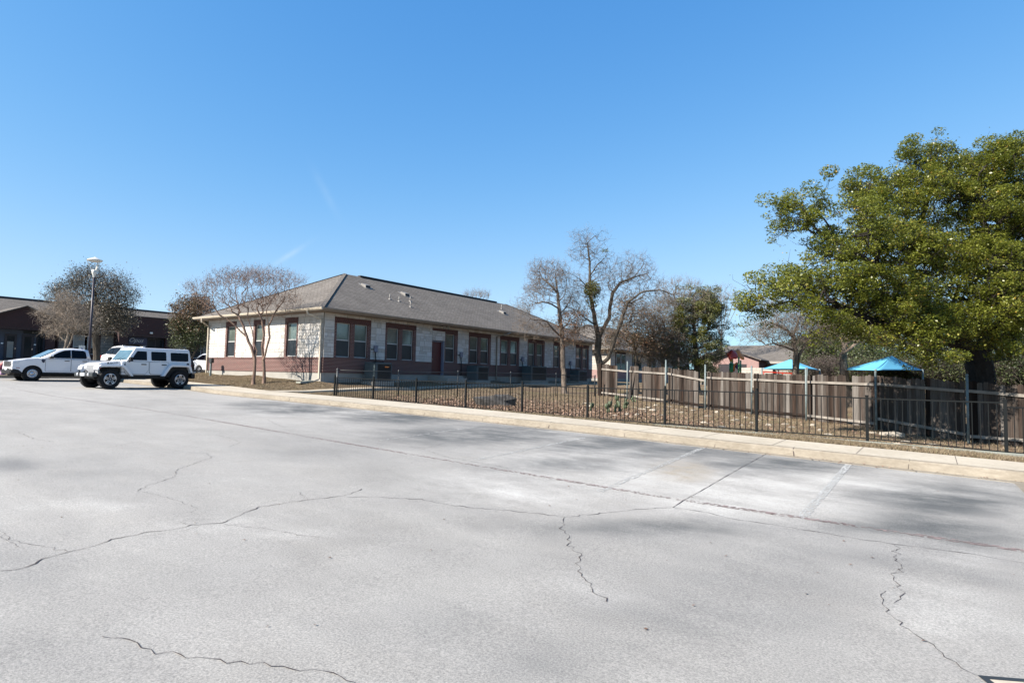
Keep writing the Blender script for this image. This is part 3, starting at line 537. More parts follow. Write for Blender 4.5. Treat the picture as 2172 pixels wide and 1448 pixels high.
# brick wainscot + mortar backing wall as one wall mesh with openings left free (butted boxes)
def facewall(face, spans, u0, u1, door=None):
    """solid backing 20cm thick built of butted boxes; returns box fn"""
    mb = MB(); brick = MB(); sold = MB(); stone = []
    def bx(m, a, b, z0, z1, dep=0., th=.2, mi=0):
        if m is sold:
            m = MB(); bx(m, a, b, z0, z1, dep, th); m.build('brick_lintel', 'soldier_brick', B, world=True); return
        if face == 'R': m.box(BX+dep-th, a, z0, BX+dep, b, z1, mi)
        else: m.box(-b, BY-dep, z0, -a, BY-dep+th, z1, mi)
    cuts = sorted([(w0, w1) for s in spans for (w0, w1) in s[2]])
    # base
    segs = [(u0, door[0]), (door[1], u1)] if door else [(u0, u1)]
    for a, b in segs: bx(brick, a, b, 0, ZS-.066, .012)
    # band between sill and window top: mortar backing for stone, brick for surrounds
    ed = u0; regions = []
    for s in spans:
        if s[0] > ed: regions.append(('s', ed, s[0]))
        regions.append(('b', s[0], s[1], s[2])); ed = s[1]
    regions.append(('s', ed, u1))
    for r in regions:
        if r[0] == 's':
            a, b = r[1], r[2]
            if door and a <= door[0] and b >= door[1]-.1:
                bx(mb, a, door[0], ZS, ZT); bx(mb, door[0], door[1], 2.24, ZT); stone += [(a, door[0], ZS, ZT), (door[0], door[1]+.04, 2.24, 2.86)]
                bx(sold, door[0], door[1]+.04, 2.86, ZL, .014, .05); stone.append((door[0], door[1]+.04, ZL, ZT))
                if b > door[1]+.04: bx(mb, door[1], b, ZS, ZT)
            else: bx(mb, a, b, ZS, ZT); stone.append((a, b, ZS, ZT))
        else:
            a, b, ws = r[1], r[2], r[3]; e = a
            for w0, w1 in ws: bx(brick, e, w0, ZS, ZW1, .012); bx(brick, w0, w1, ZS, ZW0-.03, .012); e = w1
            bx(brick, e, b, ZS, ZW1, .012); bx(sold, a, b, ZW1, ZL, .014); bx(mb, a, b, ZL, ZT); stone.append((a, b, ZL, ZT))
    # brick rowlock ledge on top of the wainscot under stone
    for r in regions:
        if r[0] == 's':
            a, b = r[1], r[2]
            if door and a <= door[0] <= b: b = door[0]
            if b-a > .05: bx(brick, a, b, ZS-.065, ZS, .03, .2)
        else: bx(brick, r[1], r[2], ZS-.065, ZS, .02, .2)
    mb.build('wall', 'mortar', B, world=True); brick.build('brick_wainscot', 'red_brick', B, world=True);
    # ashlar blocks standing 12 mm proud
    st = MB()
    for a, b, z0, z1 in stone:
        z = z0
        while z < z1-.02:
            h = min(random.choice([.15,.2,.2,.28,.3,.36]), z1-z)
            if z1-z-h < .09: h = z1-z
            x = a+0.004
            while x < b-.02:
                L = min(random.choice([.22,.3,.38,.45,.6,.7]), b-x)
                if b-x-L < .12: L = b-x
                if h > .26 and random.random() < .35:
                    for zz0, zz1 in ((z, z+h/2), (z+h/2, z+h)): bx(st, x+.009, x+L-.009, zz0+.009, zz1-.009, .012+random.random()*.012, .03)
                else: bx(st, x+.009, x+L-.009, z+.009, z+h-.009, .012+random.random()*.012, .03)
                x += L
            z += h
    st.build('stone_veneer', 'limestone', B, world=True)
    return bx
bxR = facewall('R', RW, BY+.03, BY2, DOOR)
bxL = facewall('L', LW, 26.23, 38.05)
mb = MB(); mb.box(BX2, BY+.21, -.6, BX2+.2, BY2, ZT); mb.box(BX2+.2, BY2-.2, -.6, BX-.21, BY2, ZT); mb.build('wall', 'stone_veneer', B, world=True)
mb = MB(); mb.box(BX2+.03, BY+.02, -1.0, BX-.03, BY+.2, -.003); mb.box(BX-.2, BY+.2, -1.0, BX-.02, BY2-.03, -.003); mb.build('foundation', 'foundation', B, world=True)
mb = MB(); mb.box(BX2+.2, BY+.7, -.1, BX-.5, BY2-.3, 0.0); mb.build('floor', 'frame_dark', B, world=True)
mb = MB(); mb.box(BX-1.0, BY+.9, 0, BX-.9, BY2-.3, ZT-.1); mb.box(BX2+.3, BY+.75, 0, BX-1.0, BY+.85, ZT-.1); mb.build('blind_wall', 'frame_dark', B, world=True)
def window(face, a, b, z0=ZW0, z1=ZW1, blind=.5, parent=B, k=0):
    zm = z0+(z1-z0)*.5
    mb = MB(); dep = -.09
    def bx(m, p, q, c, d, d0, th):
        if face == 'R': m.box(BX+d0-th, p, c, BX+d0, q, d)
        else: m.box(-q, BY-d0, c, -p, BY-d0+th, d)
    bx(mb, a, a+.045, z0, z1, dep, .07); bx(mb, b-.045, b, z0, z1, dep, .07); bx(mb, a+.045, b-.045, z0, z0+.05, dep, .07); bx(mb, a+.045, b-.045, z1-.045, z1, dep, .07)
    bx(mb, a+.045, b-.045, zm-.03, zm+.03, dep+.01, .07)
    f = mb.build('window', 'window_frame', parent, world=True)
    mb = MB(); bx(mb, a+.045, b-.045, zm+.03, z1-.045, dep-.03, .01); mb.build('upper_pane', 'pane_upper', f, world=True)
    mb = MB(); bx(mb, a+.045, b-.045, z0+.05, zm-.03, dep-.01, .01); mb.build('lower_pane', 'pane_screen', f, world=True)
    mb = MB(); bx(mb, a-.0, b+.0, z0-.03, z0, .02, .16); mb.build('sill', 'soldier_brick', f, world=True)
    return f
for s in RW:
    for a, b in s[2]: window('R', a, b)
for s in LW:
    for a, b in s[2]: window('L', a, b)
# red door
mb = MB(); mb.box(BX-.24, DOOR[0]+.07, .02, BX-.19, DOOR[1]-.09, 2.14); d = mb.build('door', 'door_red', B, world=True, bevel=.006)
mb = MB(); mb.box(BX-.19, DOOR[0]+.12, 1.0, BX-.13, DOOR[0]+.17, 1.04); mb.box(BX-.16, DOOR[0]+.12, 1.0, BX-.13, DOOR[0]+.26, 1.03); mb.build('handle', 'chrome', d, world=True)
mb = MB(); mb.box(BX-.25, DOOR[1]-.085, 0, BX-.01, DOOR[1], 2.235); mb.box(BX-.25, DOOR[0], 0, BX-.12, DOOR[0]+.065, 2.235); mb.box(BX-.25, DOOR[0]+.065, 2.15, BX-.1, DOOR[1]-.085, 2.235); mb.build('door_frame', 'door_frame', B, world=True)
mb = MB(); mb.box(BX+.01, DOOR[0]-.25, -.16, BX+1.3, DOOR[1]+.45, -.02); mb.box(BX+1.3, DOOR[0]-.25, -.5, BX+1.65, DOOR[1]+.45, -.17); mb.box(BX+.01, DOOR[0]-.25, -.6, BX+1.3, DOOR[1]+.45, -.16); mb.build('door_step', 'foundation', B, world=True)
# hip roof
OV = .62; ex0, ex1, ey0, ey1, ze = BX2-OV, BX+OV, BY-OV, BY2+OV, 3.36
hw = (ex1-ex0)/2; xr = (ex0+ex1)/2; zr = 6.66; ya, yb = ey0+hw, ey1-hw
mb = MB(); R4 = [(ex0,ey0,ze),(ex1,ey0,ze),(ex1,ey1,ze),(ex0,ey1,ze)]; ra, rb = (xr,ya,zr), (xr,yb,zr)
mb.add(R4+[ra, rb], [(0,1,4),(1,2,5,4),(2,3,5),(3,0,4,5)])
mb.add([(x, y, ze-.05) for x, y, z in R4], [(0,1,2,3)])
RO = mb.build('roof', 'shingles', B, world=True)
def roofz(x): return ze+(zr-ze)*(ex1-x)/hw
mb = MB()
for c, r in ((R4[0], ra), (R4[1], ra), (R4[2], rb), (R4[3], rb)):
    mb = MB(); mb.bar(np.array(c)+[0,0,.012], np.array(r)+[0,0,.012], .22, .02); mb.build('hip_cap', 'shingles', RO, world=True)
mb = MB(); mb.bar((xr, ya+1.2, zr+.03), (xr, yb-1.5, zr+.03), .3, .085); mb.build('ridge_vent', 'ridge_dark', RO, world=True)
# soffit, fascia and gutter
mb = MB(); i_ = OV
mb.box(ex0, ey0, 3.2, ex1, ey0+i_-.002, 3.22); mb.box(ex1-i_+.002, ey0+i_, 3.2, ex1, ey1, 3.22); mb.build('soffit', 'soffit', B, world=True)
mb = MB(); mb.box(ex0, ey0-.025, 3.19, ex1, ey0-.001, 3.34); mb.box(ex1+.001, ey0, 3.19, ex1+.025, ey1, 3.34); mb.build('fascia', 'gutter_metal', B, world=True)
def gut(y): return None
prof = [(0,-.0),(.115,0),(.105,-.06),(.07,-.12),(0,-.125)]
mb = MB(); mb.prism([(ey0-.026-p, 3.36+q) for p, q in prof], 'x', ex0-.02, ex1+.142); mb.build('gutter', 'trim_cream', B, world=True)
mb = MB(); mb.prism([(ex1+.026+p, 3.361+q) for p, q in prof], 'y', ey0-.02, ey1); mb.build('gutter', 'gutter_metal', B, world=True)
def downspout(pts, mat='trim_cream'):
    mb = MB()
    for a, b in zip(pts[:-1], pts[1:]): mb.bar(a, b, .085, .075)
    return mb.build('downspout', mat, B, world=True, bevel=.008)
yg, xg = ey0-.08, BX-.12
downspout([(xg-.35, yg, 3.25), (xg-.35, yg, 3.08), (xg, BY-.09, 2.82), (xg, BY-.09, -.35), (xg-.12, BY-.35, -.47)])
xg = BX2+.14; downspout([(xg+.3, yg, 3.25), (xg+.3, yg, 3.08), (xg, BY-.09, 2.82), (xg, BY-.09, -.2)])
downspout([(ex1+.09, 35.4, 3.24), (ex1+.09, 35.0, 3.12), (BX+.09, 34.58, 2.92), (BX+.09, 34.58, -.2), (BX+.3, 34.75, -.27)], 'gutter_metal')
# roof vents and pipes
def onroof(x, y):
    d_ = ray(x, y); sl = (zr-ze)/hw; return d_*((ze+sl*ex1)/(d_[2]+sl*d_[0]))
for px, py, h in ((826.9,634.8,.34),(846.5,639.3,.34),(870.1,639.3,.34),(870.7,650.9,.36),(1063.7,655,.36)):
    p = onroof(px, py); mb = MB(); mb.tube([p-[0,0,.05], p+[0,0,h]], .035, 8); mb.lathe([(.11,-.03),(.09,.05),(.04,.07)], p, 10); mb.build('vent_pipe', 'vent_metal', RO, world=True)
for px, py in ((776,608.3),(859.3,625.7),(1066.6,664)):
    p = onroof(px, py); sl = (zr-ze)/hw; mb = MB()
    mb.prism([(p[0]-.25, p[2]+.25*sl+.12), (p[0]+.22, p[2]-.22*sl+.2), (p[0]+.22, p[2]-.22*sl), (p[0]-.25, p[2]+.25*sl)], 'y', p[1]-.2, p[1]+.2)
    mb.bar((p[0]-.45, p[1], p[2]+.45*sl+.015), (p[0]+.35, p[1], p[2]-.35*sl+.015), .6, .015)
    mb.build('roof_vent', 'vent_metal', RO, world=True, uv=False)
    mb = MB(); mb.box(p[0]+.221, p[1]-.17, p[2]-.22*sl+.03, p[0]+.225, p[1]+.17, p[2]-.22*sl+.17); mb.build('vent_opening', 'ridge_dark', RO, world=True)
# disconnect boxes with conduits, twin flood light by the door
for px, py in ((795.4,740.5),(977,752.8),(1107.5,762.5),(1209,770.6)):
    p = onX(px, py, BX+.03); y, z = p[1], p[2]; mb = MB(); mb.box(BX+.03, y-.12, z-.16, BX+.15, y+.12, z+.2); mb.box(BX+.15, y-.125, z+.12, BX+.17, y+.125, z+.21)
    o = mb.build('switch_box', 'ac_green' if 0 else 'door_frame', B, world=True, bevel=.008)
    mb = MB(); mb.tube([(BX+.08, y, z-.16), (BX+.08, y, z-.35), (BX+.08, y+.04, z-.5), (BX+.1, y+.04, .0)], .028, 6); mb.tube([(BX+.05, y-.12, z-.02), (BX+.05, y-.3, z-.02)], .03, 6); mb.build('conduit', 'plastic_black', B, world=True)
p = onX(941, 691, BX); mb = MB(); mb.box(BX+.02, p[1]-.3, 3.1, BX+.1, p[1]+.3, 3.17)
for s_ in (-.22, .18): mb.lathe([(.02,0),(.08,.05),(.085,.16)], (BX+.16, p[1]+s_, 3.12), 10, 'x')
mb.build('flood_light', 'lamp_white', B, world=True)
p = onY(447, 772, BY); mb = MB(); mb.box(p[0]-.12, BY-.28, -.1, p[0]+.12, BY-.05, .1); mb.build('meter_box', 'galvanised', B, world=True) if 0 else None
# meter post at the left end, splash block
q = onY(448, 791, 18.9); q[2] = gz(q[0], q[1]); t2 = thing('meter_post', 'short grey metal utility post in front of the left end of the brick wall', 'utility post', q); h = .95
mb = MB(); mb.box(q[0]-.09, q[1]-.07, q[2]-.1, q[0]+.0, q[1]+.03, q[2]+h); mb.build('post', 'galvanised', t2, world=True, bevel=.01)
mb = MB(); mb.box(q[0]-.13, q[1]-.12, q[2]+h-.18, q[0]+.16, q[1]+.06, q[2]+h+.12); mb.build('housing', 'dark_grey_metal', t2, world=True, bevel=.02)
sx, sy = BX-.3, BY-.75; sz = gz(sx, sy)
t2 = thing('splash_block', 'grey concrete splash block under the corner downspout', 'splash block', (sx, sy, sz))
mb = MB(); mb.add([(-.2,-.45,.0),(.2,-.45,.0),(.16,.35,.0),(-.16,.35,.0),(-.2,-.45,.1),(.2,-.45,.1),(.16,.35,.16),(-.16,.35,.16)], [(0,3,2,1),(4,5,6,7),(0,1,5,4),(1,2,6,5),(2,3,7,6),(3,0,4,7)])
mb.build('block', 'old_concrete', t2, bevel=.02)
mb = MB(); mb.box(-.13,-.452,.085,.13,.2,.12); mb.build('channel', 'dark_rock', t2)
# ================================================================ AC UNITS
def ac_unit(x, y, z, w_, d_, h_, label):
    t = thing('air_conditioner', label, 'air conditioner', (x, y, z), group='air conditioners along the shaded wall')
    mb = MB()
    for sx in (-1, 1):
        for sy in (-1, 1): mb.box(sx*w_/2-.04*(sx > 0), sy*d_/2-.04*(sy > 0), 0, sx*w_/2+.04*(sx < 0), sy*d_/2+.04*(sy < 0), h_)
    mb.box(-w_/2, -d_/2, h_-.1, w_/2, d_/2, h_); mb.box(-w_/2, -d_/2, 0, w_/2, d_/2, .06); mb.box(-w_/2+.0, -d_/2-.004, .06, w_/2, -d_/2+.2, h_-.1)
    mb.build('casing', 'ac_green', t, bevel=.01)
    mb = MB(); n = int((h_-.2)/.045)
    for k in range(n): zz = .08+k*.045; mb.box(w_/2-.03, -d_/2+.2, zz, w_/2-.008, d_/2-.04, zz+.028)
    mb.box(-w_/2+.05, -d_/2+.05, .06, w_/2-.05, d_/2-.05, h_-.12); mb.build('louvres', 'ac_dark', t)
    mb = MB()
    for r in (.1,.18,.26,.33): mb.lathe([(r-.006,0),(r+.006,0),(r+.006,.012),(r-.006,.012),(r-.006,0)], (0,0,h_+.02), 18)
    for a in range(6): mb.bar((0,0,h_+.025), (.34*math.cos(a*math.pi/3), .34*math.sin(a*math.pi/3), h_+.01), .015, .012)
    mb.build('fan_guard', 'plastic_black', t, uv=False); mb = MB(); mb.box(-w_/2-.1,-d_/2-.1,-.25,w_/2+.1,d_/2+.1,0); mb.build('pad', 'foundation', t)
    return t
for k, (a, b, z, h, lb) in enumerate(((21.9,23.25,-.42,1.05,'dark green air conditioner under the first pair of windows with a lit orange label'),(30.75,32.2,-.3,.98,'dark air conditioner just right of the red door'),(37.3,39.7,-.27,1.12,'taller blue grey air conditioner between the fourth and fifth window groups'),(44.7,46.4,-.28,.95,'air conditioner behind the bare tree near the right end of the wall'))):
    u = ac_unit(BX+.85, (a+b)/2, z, .85, (b-a)*.92, h, lb)
    if k == 0: mb = MB(); mb.box(.426,.1,.78,.43,.4,.84); mb.build('sticker', 'play_orange', u)
# ================================================================ IRON FENCE
t = thing('iron_fence', 'black iron picket fence with square posts along the back of the pavement', 'fence', IF[0][1])
tops = [a for a, b in IF]; bots = [b for a, b in IF]
dn = (bots[9]-bots[8]); tops.append(tops[9]+(tops[9]-tops[8])); bots.append(bots[9]+dn); tops.append(tops[10]+(tops[9]-tops[8])); bots.append(bots[10]+dn)
for i, (a, b) in enumerate(zip(tops, bots)):
    mb = MB(); zt, zb = max(a[2], b[2]+.85), b[2]-.05; x, y = b[0], b[1]; mb.box(x-.03, y-.03, zb, x+.03, y+.03, zt-.02)
    if i < 8: mb.lathe([(.0,.055),(.022,.048),(.032,.03),(.022,.01),(.03,0),(.03,-.02)], (x, y, zt-.01), 10)
    else: mb.box(x-.034, y-.034, zt-.03, x+.034, y+.034, zt)
    mb.build('post', 'black_metal', t, world=True, uv=False)
for i in range(len(bots)-1):
    (a0, b0), (a1, b1) = (tops[i], bots[i]), (tops[i+1], bots[i+1]); mb = MB(); drop = .09 if i >= 9 else 0
    A = np.array([b0[0], b0[1], a0[2]-.075-drop]); A2 = np.array([b1[0], b1[1], a1[2]-.075-drop]); C = np.array([b0[0], b0[1], b0[2]+.055]); C2 = np.array([b1[0], b1[1], b1[2]+.055])
    d = (A2-A)/np.linalg.norm(A2-A)*.031
    mb.bar(A+d, A2-d, .03, .028); mb.bar(C+d, C2-d, .026, .026)
    for k in range(1, 18):
        u = k/18; p = C+(C2-C)*u; q = A+(A2-A)*u; mb.box(p[0]-.008, p[1]-.008, p[2], p[0]+.008, p[1]+.008, q[2])
    mb.build('panel', 'black_metal', t, world=True, uv=False)
# ================================================================ CHAIN LINK FENCE
A = np.array([-20.8,16.22]); Bq = np.array([-15.85,30.6]); dirn = (Bq-A)/np.linalg.norm(Bq-A); nrm = np.array([dirn[1], -dirn[0]])
def onvp(px, py):  # pixel onto the vertical plane through A-Bq
    d = ray(px, py); return d*((A@nrm)/(d[:2]@nrm))
cl = [onvp(px, yt) for px, yt in ((716,783.5),(845.7,787),(971.6,788),(1083.4,790),(1179.6,793),(1262,797))]
t = thing('chain_link_fence', 'low dark chain link fence running across the lawn behind the iron fence', 'fence', (cl[0][0], cl[0][1], gz(*cl[0][:2])))
for i, p in enumerate(cl):
    z = gz(p[0], p[1]); mb = MB(); r = .038 if i in (0, 5) else .024; mb.tube([(p[0], p[1], z-.05), (p[0], p[1], p[2]+.02)], r, 8)
    mb.lathe([(r+.012,0),(r+.01,.03),(.005,.07)], (p[0], p[1], p[2]+.0), 8)
    mb.build('post', 'dark_grey_metal', t, world=True, uv=False)
mb = MB(); mb.tube([p-[0,0,.03] for p in cl], .017, 6); mb.build('top_rail', 'dark_grey_metal', t, world=True, uv=False)
mb = MB()
for p, q in zip(cl[:-1], cl[1:]):
    L = np.linalg.norm((q-p)[:2]); h0 = gz(p[0], p[1])+.03; h1 = gz(q[0], q[1])+.03; n = int(L/.11)
    H = 1.1
    for k in range(-10, n+10):
        for sgn in (1, -1):
            s0 = k*.11; pts_ = []
            u0, u1 = s0, s0+sgn*H
            lo, hi = 0., 1.
            # clip diagonal to the panel
            if sgn > 0: lo = max(0, -s0/H); hi = min(1, (L-s0)/H)
            else: lo = max(0, (s0-L)/H); hi = min(1, s0/H)
            if hi-lo < .05: continue
            for v_ in (lo, hi):
                u = (s0+sgn*H*v_)/L; g0 = h0+(h1-h0)*u; tp = p[2]+(q[2]-p[2])*u-.05; pts_.append(np.array([p[0]+(q[0]-p[0])*u, p[1]+(q[1]-p[1])*u, g0+(tp-g0)*v_]))
            mb.bar(pts_[0], pts_[1], .004, .004)
mb.build('wire_mesh', 'dark_grey_metal', t, world=True, uv=False)
# ================================================================ WOODEN FENCE
def wf(px): return np.array([np.interp(px, WFx, WFb[:, k]) for k in range(3)]), np.array([np.interp(px, WFx, WFt[:, k]) for k in range(3)])
t = thing('wooden_fence', 'weathered tall plank fence with missing boards and grey steel posts', 'fence', WFb[1])
PX = [1272,1332.5,1414,1497.4,1595.4,1710.3,1857.6,2050.4,2190]
for i, px in enumerate(PX):
    b, tp = wf(px); x, y = b[0], b[1]; mb = MB()
    if i == 0: mb.box(x-.07, y-.1, b[2]-.1, x+.13, y+.08, tp[2]+.03); mb.build('corner_post', 'dark_wood', t, world=True); continue
    yt = {1:767,2:764.4,3:774,4:776.8,5:781,6:785.3,7:794.6,8:802}[i]; d = b@F*.99; top = at(px, yt, d); bo = at(px, {1:848.6,2:858.3,3:870.7,4:881.7,5:891.4,6:910.5,7:941,8:955}[i], d)
    mb.tube([(top[0], top[1]-.1, bo[2]-.15), (top[0], top[1]-.1, top[2])], .036, 10); mb.lathe([(.042,-.02),(.04,.01),(.004,.03)], (top[0], top[1]-.1, top[2]), 10)
    mb.build('steel_post', 'galvanised', t, world=True, uv=False)
    if i in (1,2,3,4,5,6): mb = MB(); e, f_ = wf(px+6); mb.box(e[0]-.03, e[1]-.02, e[2]-.05, e[0]+.06, e[1]+.05, f_[2]-.02); mb.build('post', 'dark_wood', t, world=True)
def along(a, b): # arc length sampling between two px positions
    P0, _ = wf(a); P1, _ = wf(b); return P0, P1
skip = {0:[(1309,1331)],1:[(1352,1358)],2:[(1480,1496)],3:[(1589,1600)],4:[(1704,1716)],5:[(1793,1803)],6:[],7:[]}
for i in range(len(PX)-1):
    a, b = PX[i]+(5 if i == 0 else 3), PX[i+1]-1; (b0, t0), (b1, t1) = wf(a), wf(b); L = np.linalg.norm(b1[:2]-b0[:2]); n = max(3, round(L/.142)); mb = MB()
    dirn = (b1-b0)[:2]/L; nn = np.array([-dirn[1], dirn[0]])   # pointing away from the car park
    for k in range(n):
        px0 = a+(b-a)*(k/n); s0 = L*k/n; w_ = L/n-.004
        p = b0[:2]+dirn*s0; q = p+dirn*w_; pxm = proj([p[0], p[1], 0])[0]
        if any(u <= pxm <= v for u, v in skip[i]): continue
        u = (k+.5)/n; zb = b0[2]+(b1[2]-b0[2])*u-.02+random.uniform(-.02,.03); zt = t0[2]+(t1[2]-t0[2])*u+random.uniform(-.03,.025)+.02*math.sin(k*.7+i)
        th = nn*.018; o1 = nn*random.uniform(0,.008); P_, Q_ = p+o1, q+o1; lean = random.uniform(-.012,.012); lv = dirn*lean; c = dirn*.025
        f0 = [(*P_, zb), (*Q_, zb), (*(Q_+lv), zt-.04), (*(Q_+lv-c), zt), (*(P_+lv+c), zt), (*(P_+lv), zt-.04)]; f1 = [(v[0]+th[0], v[1]+th[1], v[2]) for v in f0]
        mb.add(f0+f1, [(0,1,2,3,4,5), (11,10,9,8,7,6)]+[(j, (j+1)%6, 6+(j+1)%6, 6+j) for j in range(6)], 0, min(1, max(0, random.gauss(.48,.27))))
    if i == 1:
        p, tp = wf(1345); mb.bar((p[0]-.25, p[1]-.08, p[2]+.1), (p[0]+.12, p[1]-.06, tp[2]-.02), .02, .14, 0, .7)
    mb.build('plank_panel', 'old_wood', t, world=True)
    mid = proj(np.append((b0+b1)[:2]/2, 0))[0]
    for nm, off_ in (('top_rail', None), ('bottom_rail', None)):
        mb = MB(); o = -nn*.03
        if nm == 'top_rail': z0, z1 = t0[2]-.30+(.02 if i != 2 else .02), t1[2]-.30-(.13 if i == 2 else 0)
        else: z0, z1 = b0[2]+.2-(0 if i != 2 else -.05), b1[2]+.2-(.05 if i == 2 else 0)
        if nm == 'bottom_rail' and i == 6: z1 = b1[2]+.25; z0 = b0[2]+.38
        mb.bar((b0[0]+o[0], b0[1]+o[1], z0), (b1[0]+o[0], b1[1]+o[1], z1), .04, .09); mb.build(nm, 'rail_wood' if (nm == 'top_rail' or i in (0,1,5,6,7)) else 'dark_wood', t, world=True)
# ================================================================ ROCKS, CACTUS
def rock(name, label, px, py, sx, sy, sz, mat='rock', seed=0, group=None, sink=.5):
    p = onlawn(px, py); t = thing(name, label, 'boulder' if sx > .5 else 'rock', p, rz=seed*1.3, group=group)
    r = np.random.default_rng(seed+100); mb = MB(); n, m = 9, 6; vs = []
    for i in range(m+1):
        ph = math.pi*i/m
        for k in range(n):
            a = 2*math.pi*k/n; j = 1+r.uniform(-.25,.2); x, y, z = math.sin(ph)*math.cos(a), math.sin(ph)*math.sin(a), math.cos(ph)
            z = max(-.6, min(.7, z*1.0)); vs.append((x*sx*.5*j, y*sy*.5*j, (z*j*.5+.5-sink)*sz))
    mb.add(vs, [(i*n+k, i*n+(k+1)%n, (i+1)*n+(k+1)%n, (i+1)*n+k) for i in range(m) for k in range(n)]); mb.build('stone', mat, t, uv=False); return t
rock('boulder', 'large dark flat topped limestone boulder in the leaf litter behind the iron fence', 1050, 861, 1.8, 1.2, 1.15, 'dark_rock', 3)
rock('rock', 'pale rock with a sunlit top just left of the prickly pear', 1253, 862, .34, .25, .2, 'rock', 4)
rock('boulder', 'pale broken rock by the foot of the plank fence right of the missing board', 1893, 925, .75, .42, .42, 'rock', 5)
rr = [(1243,853),(1345,863),(1362,866),(1372,871),(1392,858),(1420,861),(1352,879),(1445,873),(1403,880),(1500,882),(1560,890),(1582,884),(1594,896),(1575,901),(1494,895),(1630,900),(1740,912),(1757,921),(1920,936),(1980,943),(1530,905),(1470,868),(1330,878),(1385,868),(1375,862),(1432,868),(1456,862),(1410,868),(1900,940),(1850,918),(1940,952),(1680,905),(1610,890),(1550,880),(1520,872),(1640,885),(1665,898),(1725,900),(1305,880)]
for k, (px, py) in enumerate(rr): rock('rock', 'small pale limestone rock lying in the dry grass below the plank fence', px, py+2, random.uniform(.14,.42), random.uniform(.12,.3), random.uniform(.08,.2), 'rock', 10+k, 'loose rocks in the dry grass')
def pear(px, py, n, hmax, label, seed):
    p = onlawn(px, py); t = thing('prickly_pear', label, 'cactus', p); r = random.Random(seed); pads = [((r.uniform(-.1,.1)*n**.5, r.uniform(-.1,.1)*n**.5, -.03), 0) for _ in range(max(2, n//4))]; mb = MB(); q = list(pads)
    made = 0
    while made < n and q:
        (bx_, by_, bz_), lv = q.pop(0); h = r.uniform(.15,.23); wd = h*.68; az = r.uniform(0,3.14); ti = r.uniform(-.5,.5)
        if bz_ > hmax: continue
        ax_ = np.array([math.cos(az), math.sin(az), 0]); up = np.array([-math.sin(az)*0+math.sin(ti)*ax_[0], math.sin(ti)*ax_[1], math.cos(ti)]); sd_ = np.cross(up, np.array([-ax_[1], ax_[0], 0])); sd_ /= np.linalg.norm(sd_); nr = np.cross(sd_, up); nr /= np.linalg.norm(nr)
        base = np.array([bx_, by_, bz_]); vs = []; N = 12
        for sg in (-1, 1): vs += [base+up*h*(.5-.5*math.cos(2*math.pi*k/N))+sd_*wd*.5*math.sin(2*math.pi*k/N)*(1+.15*-math.cos(2*math.pi*k/N))+nr*sg*.008 for k in range(N)]
        vs += [base+up*h*.5+nr*-.022, base+up*h*.5+nr*.022]
        mb.add(vs, [(k, (k+1)%N, 24) for k in range(N)]+[(12+(k+1)%N, 12+k, 25) for k in range(N)]+[((k+1)%N, k, 12+k, 12+(k+1)%N) for k in range(N)], smooth=True); made += 1
        for _ in range(2): e = base+up*h*r.uniform(.75,1)+sd_*wd*r.uniform(-.4,.4); q.append((tuple(e), lv+1))
    mb.build('pads', 'cactus', t, uv=False)
pear(1316, 866, 20, .6, 'tall upright clump of prickly pear cactus behind the iron fence', 1); pear(1284, 874, 20, .25, 'low sprawling prickly pear left of the tall clump', 2); pear(1349, 853, 5, .2, 'small pale pair of prickly pear pads against the plank fence', 3)
# fallen branch
p = onlawn(1100, 842); q = onlawn(1087, 838); t = thing('fallen_branch', 'pale thin fallen branch on the lawn right of the boulder', 'branch', p)
mb = MB(); mb.tube([q+[0,0,.05], (p+q)/2+[0.05,0,.09], p+[0,0,.05]], [.02,.018,.01], 6); mb.build('stick', 'bark_pale', t, world=True, uv=False)
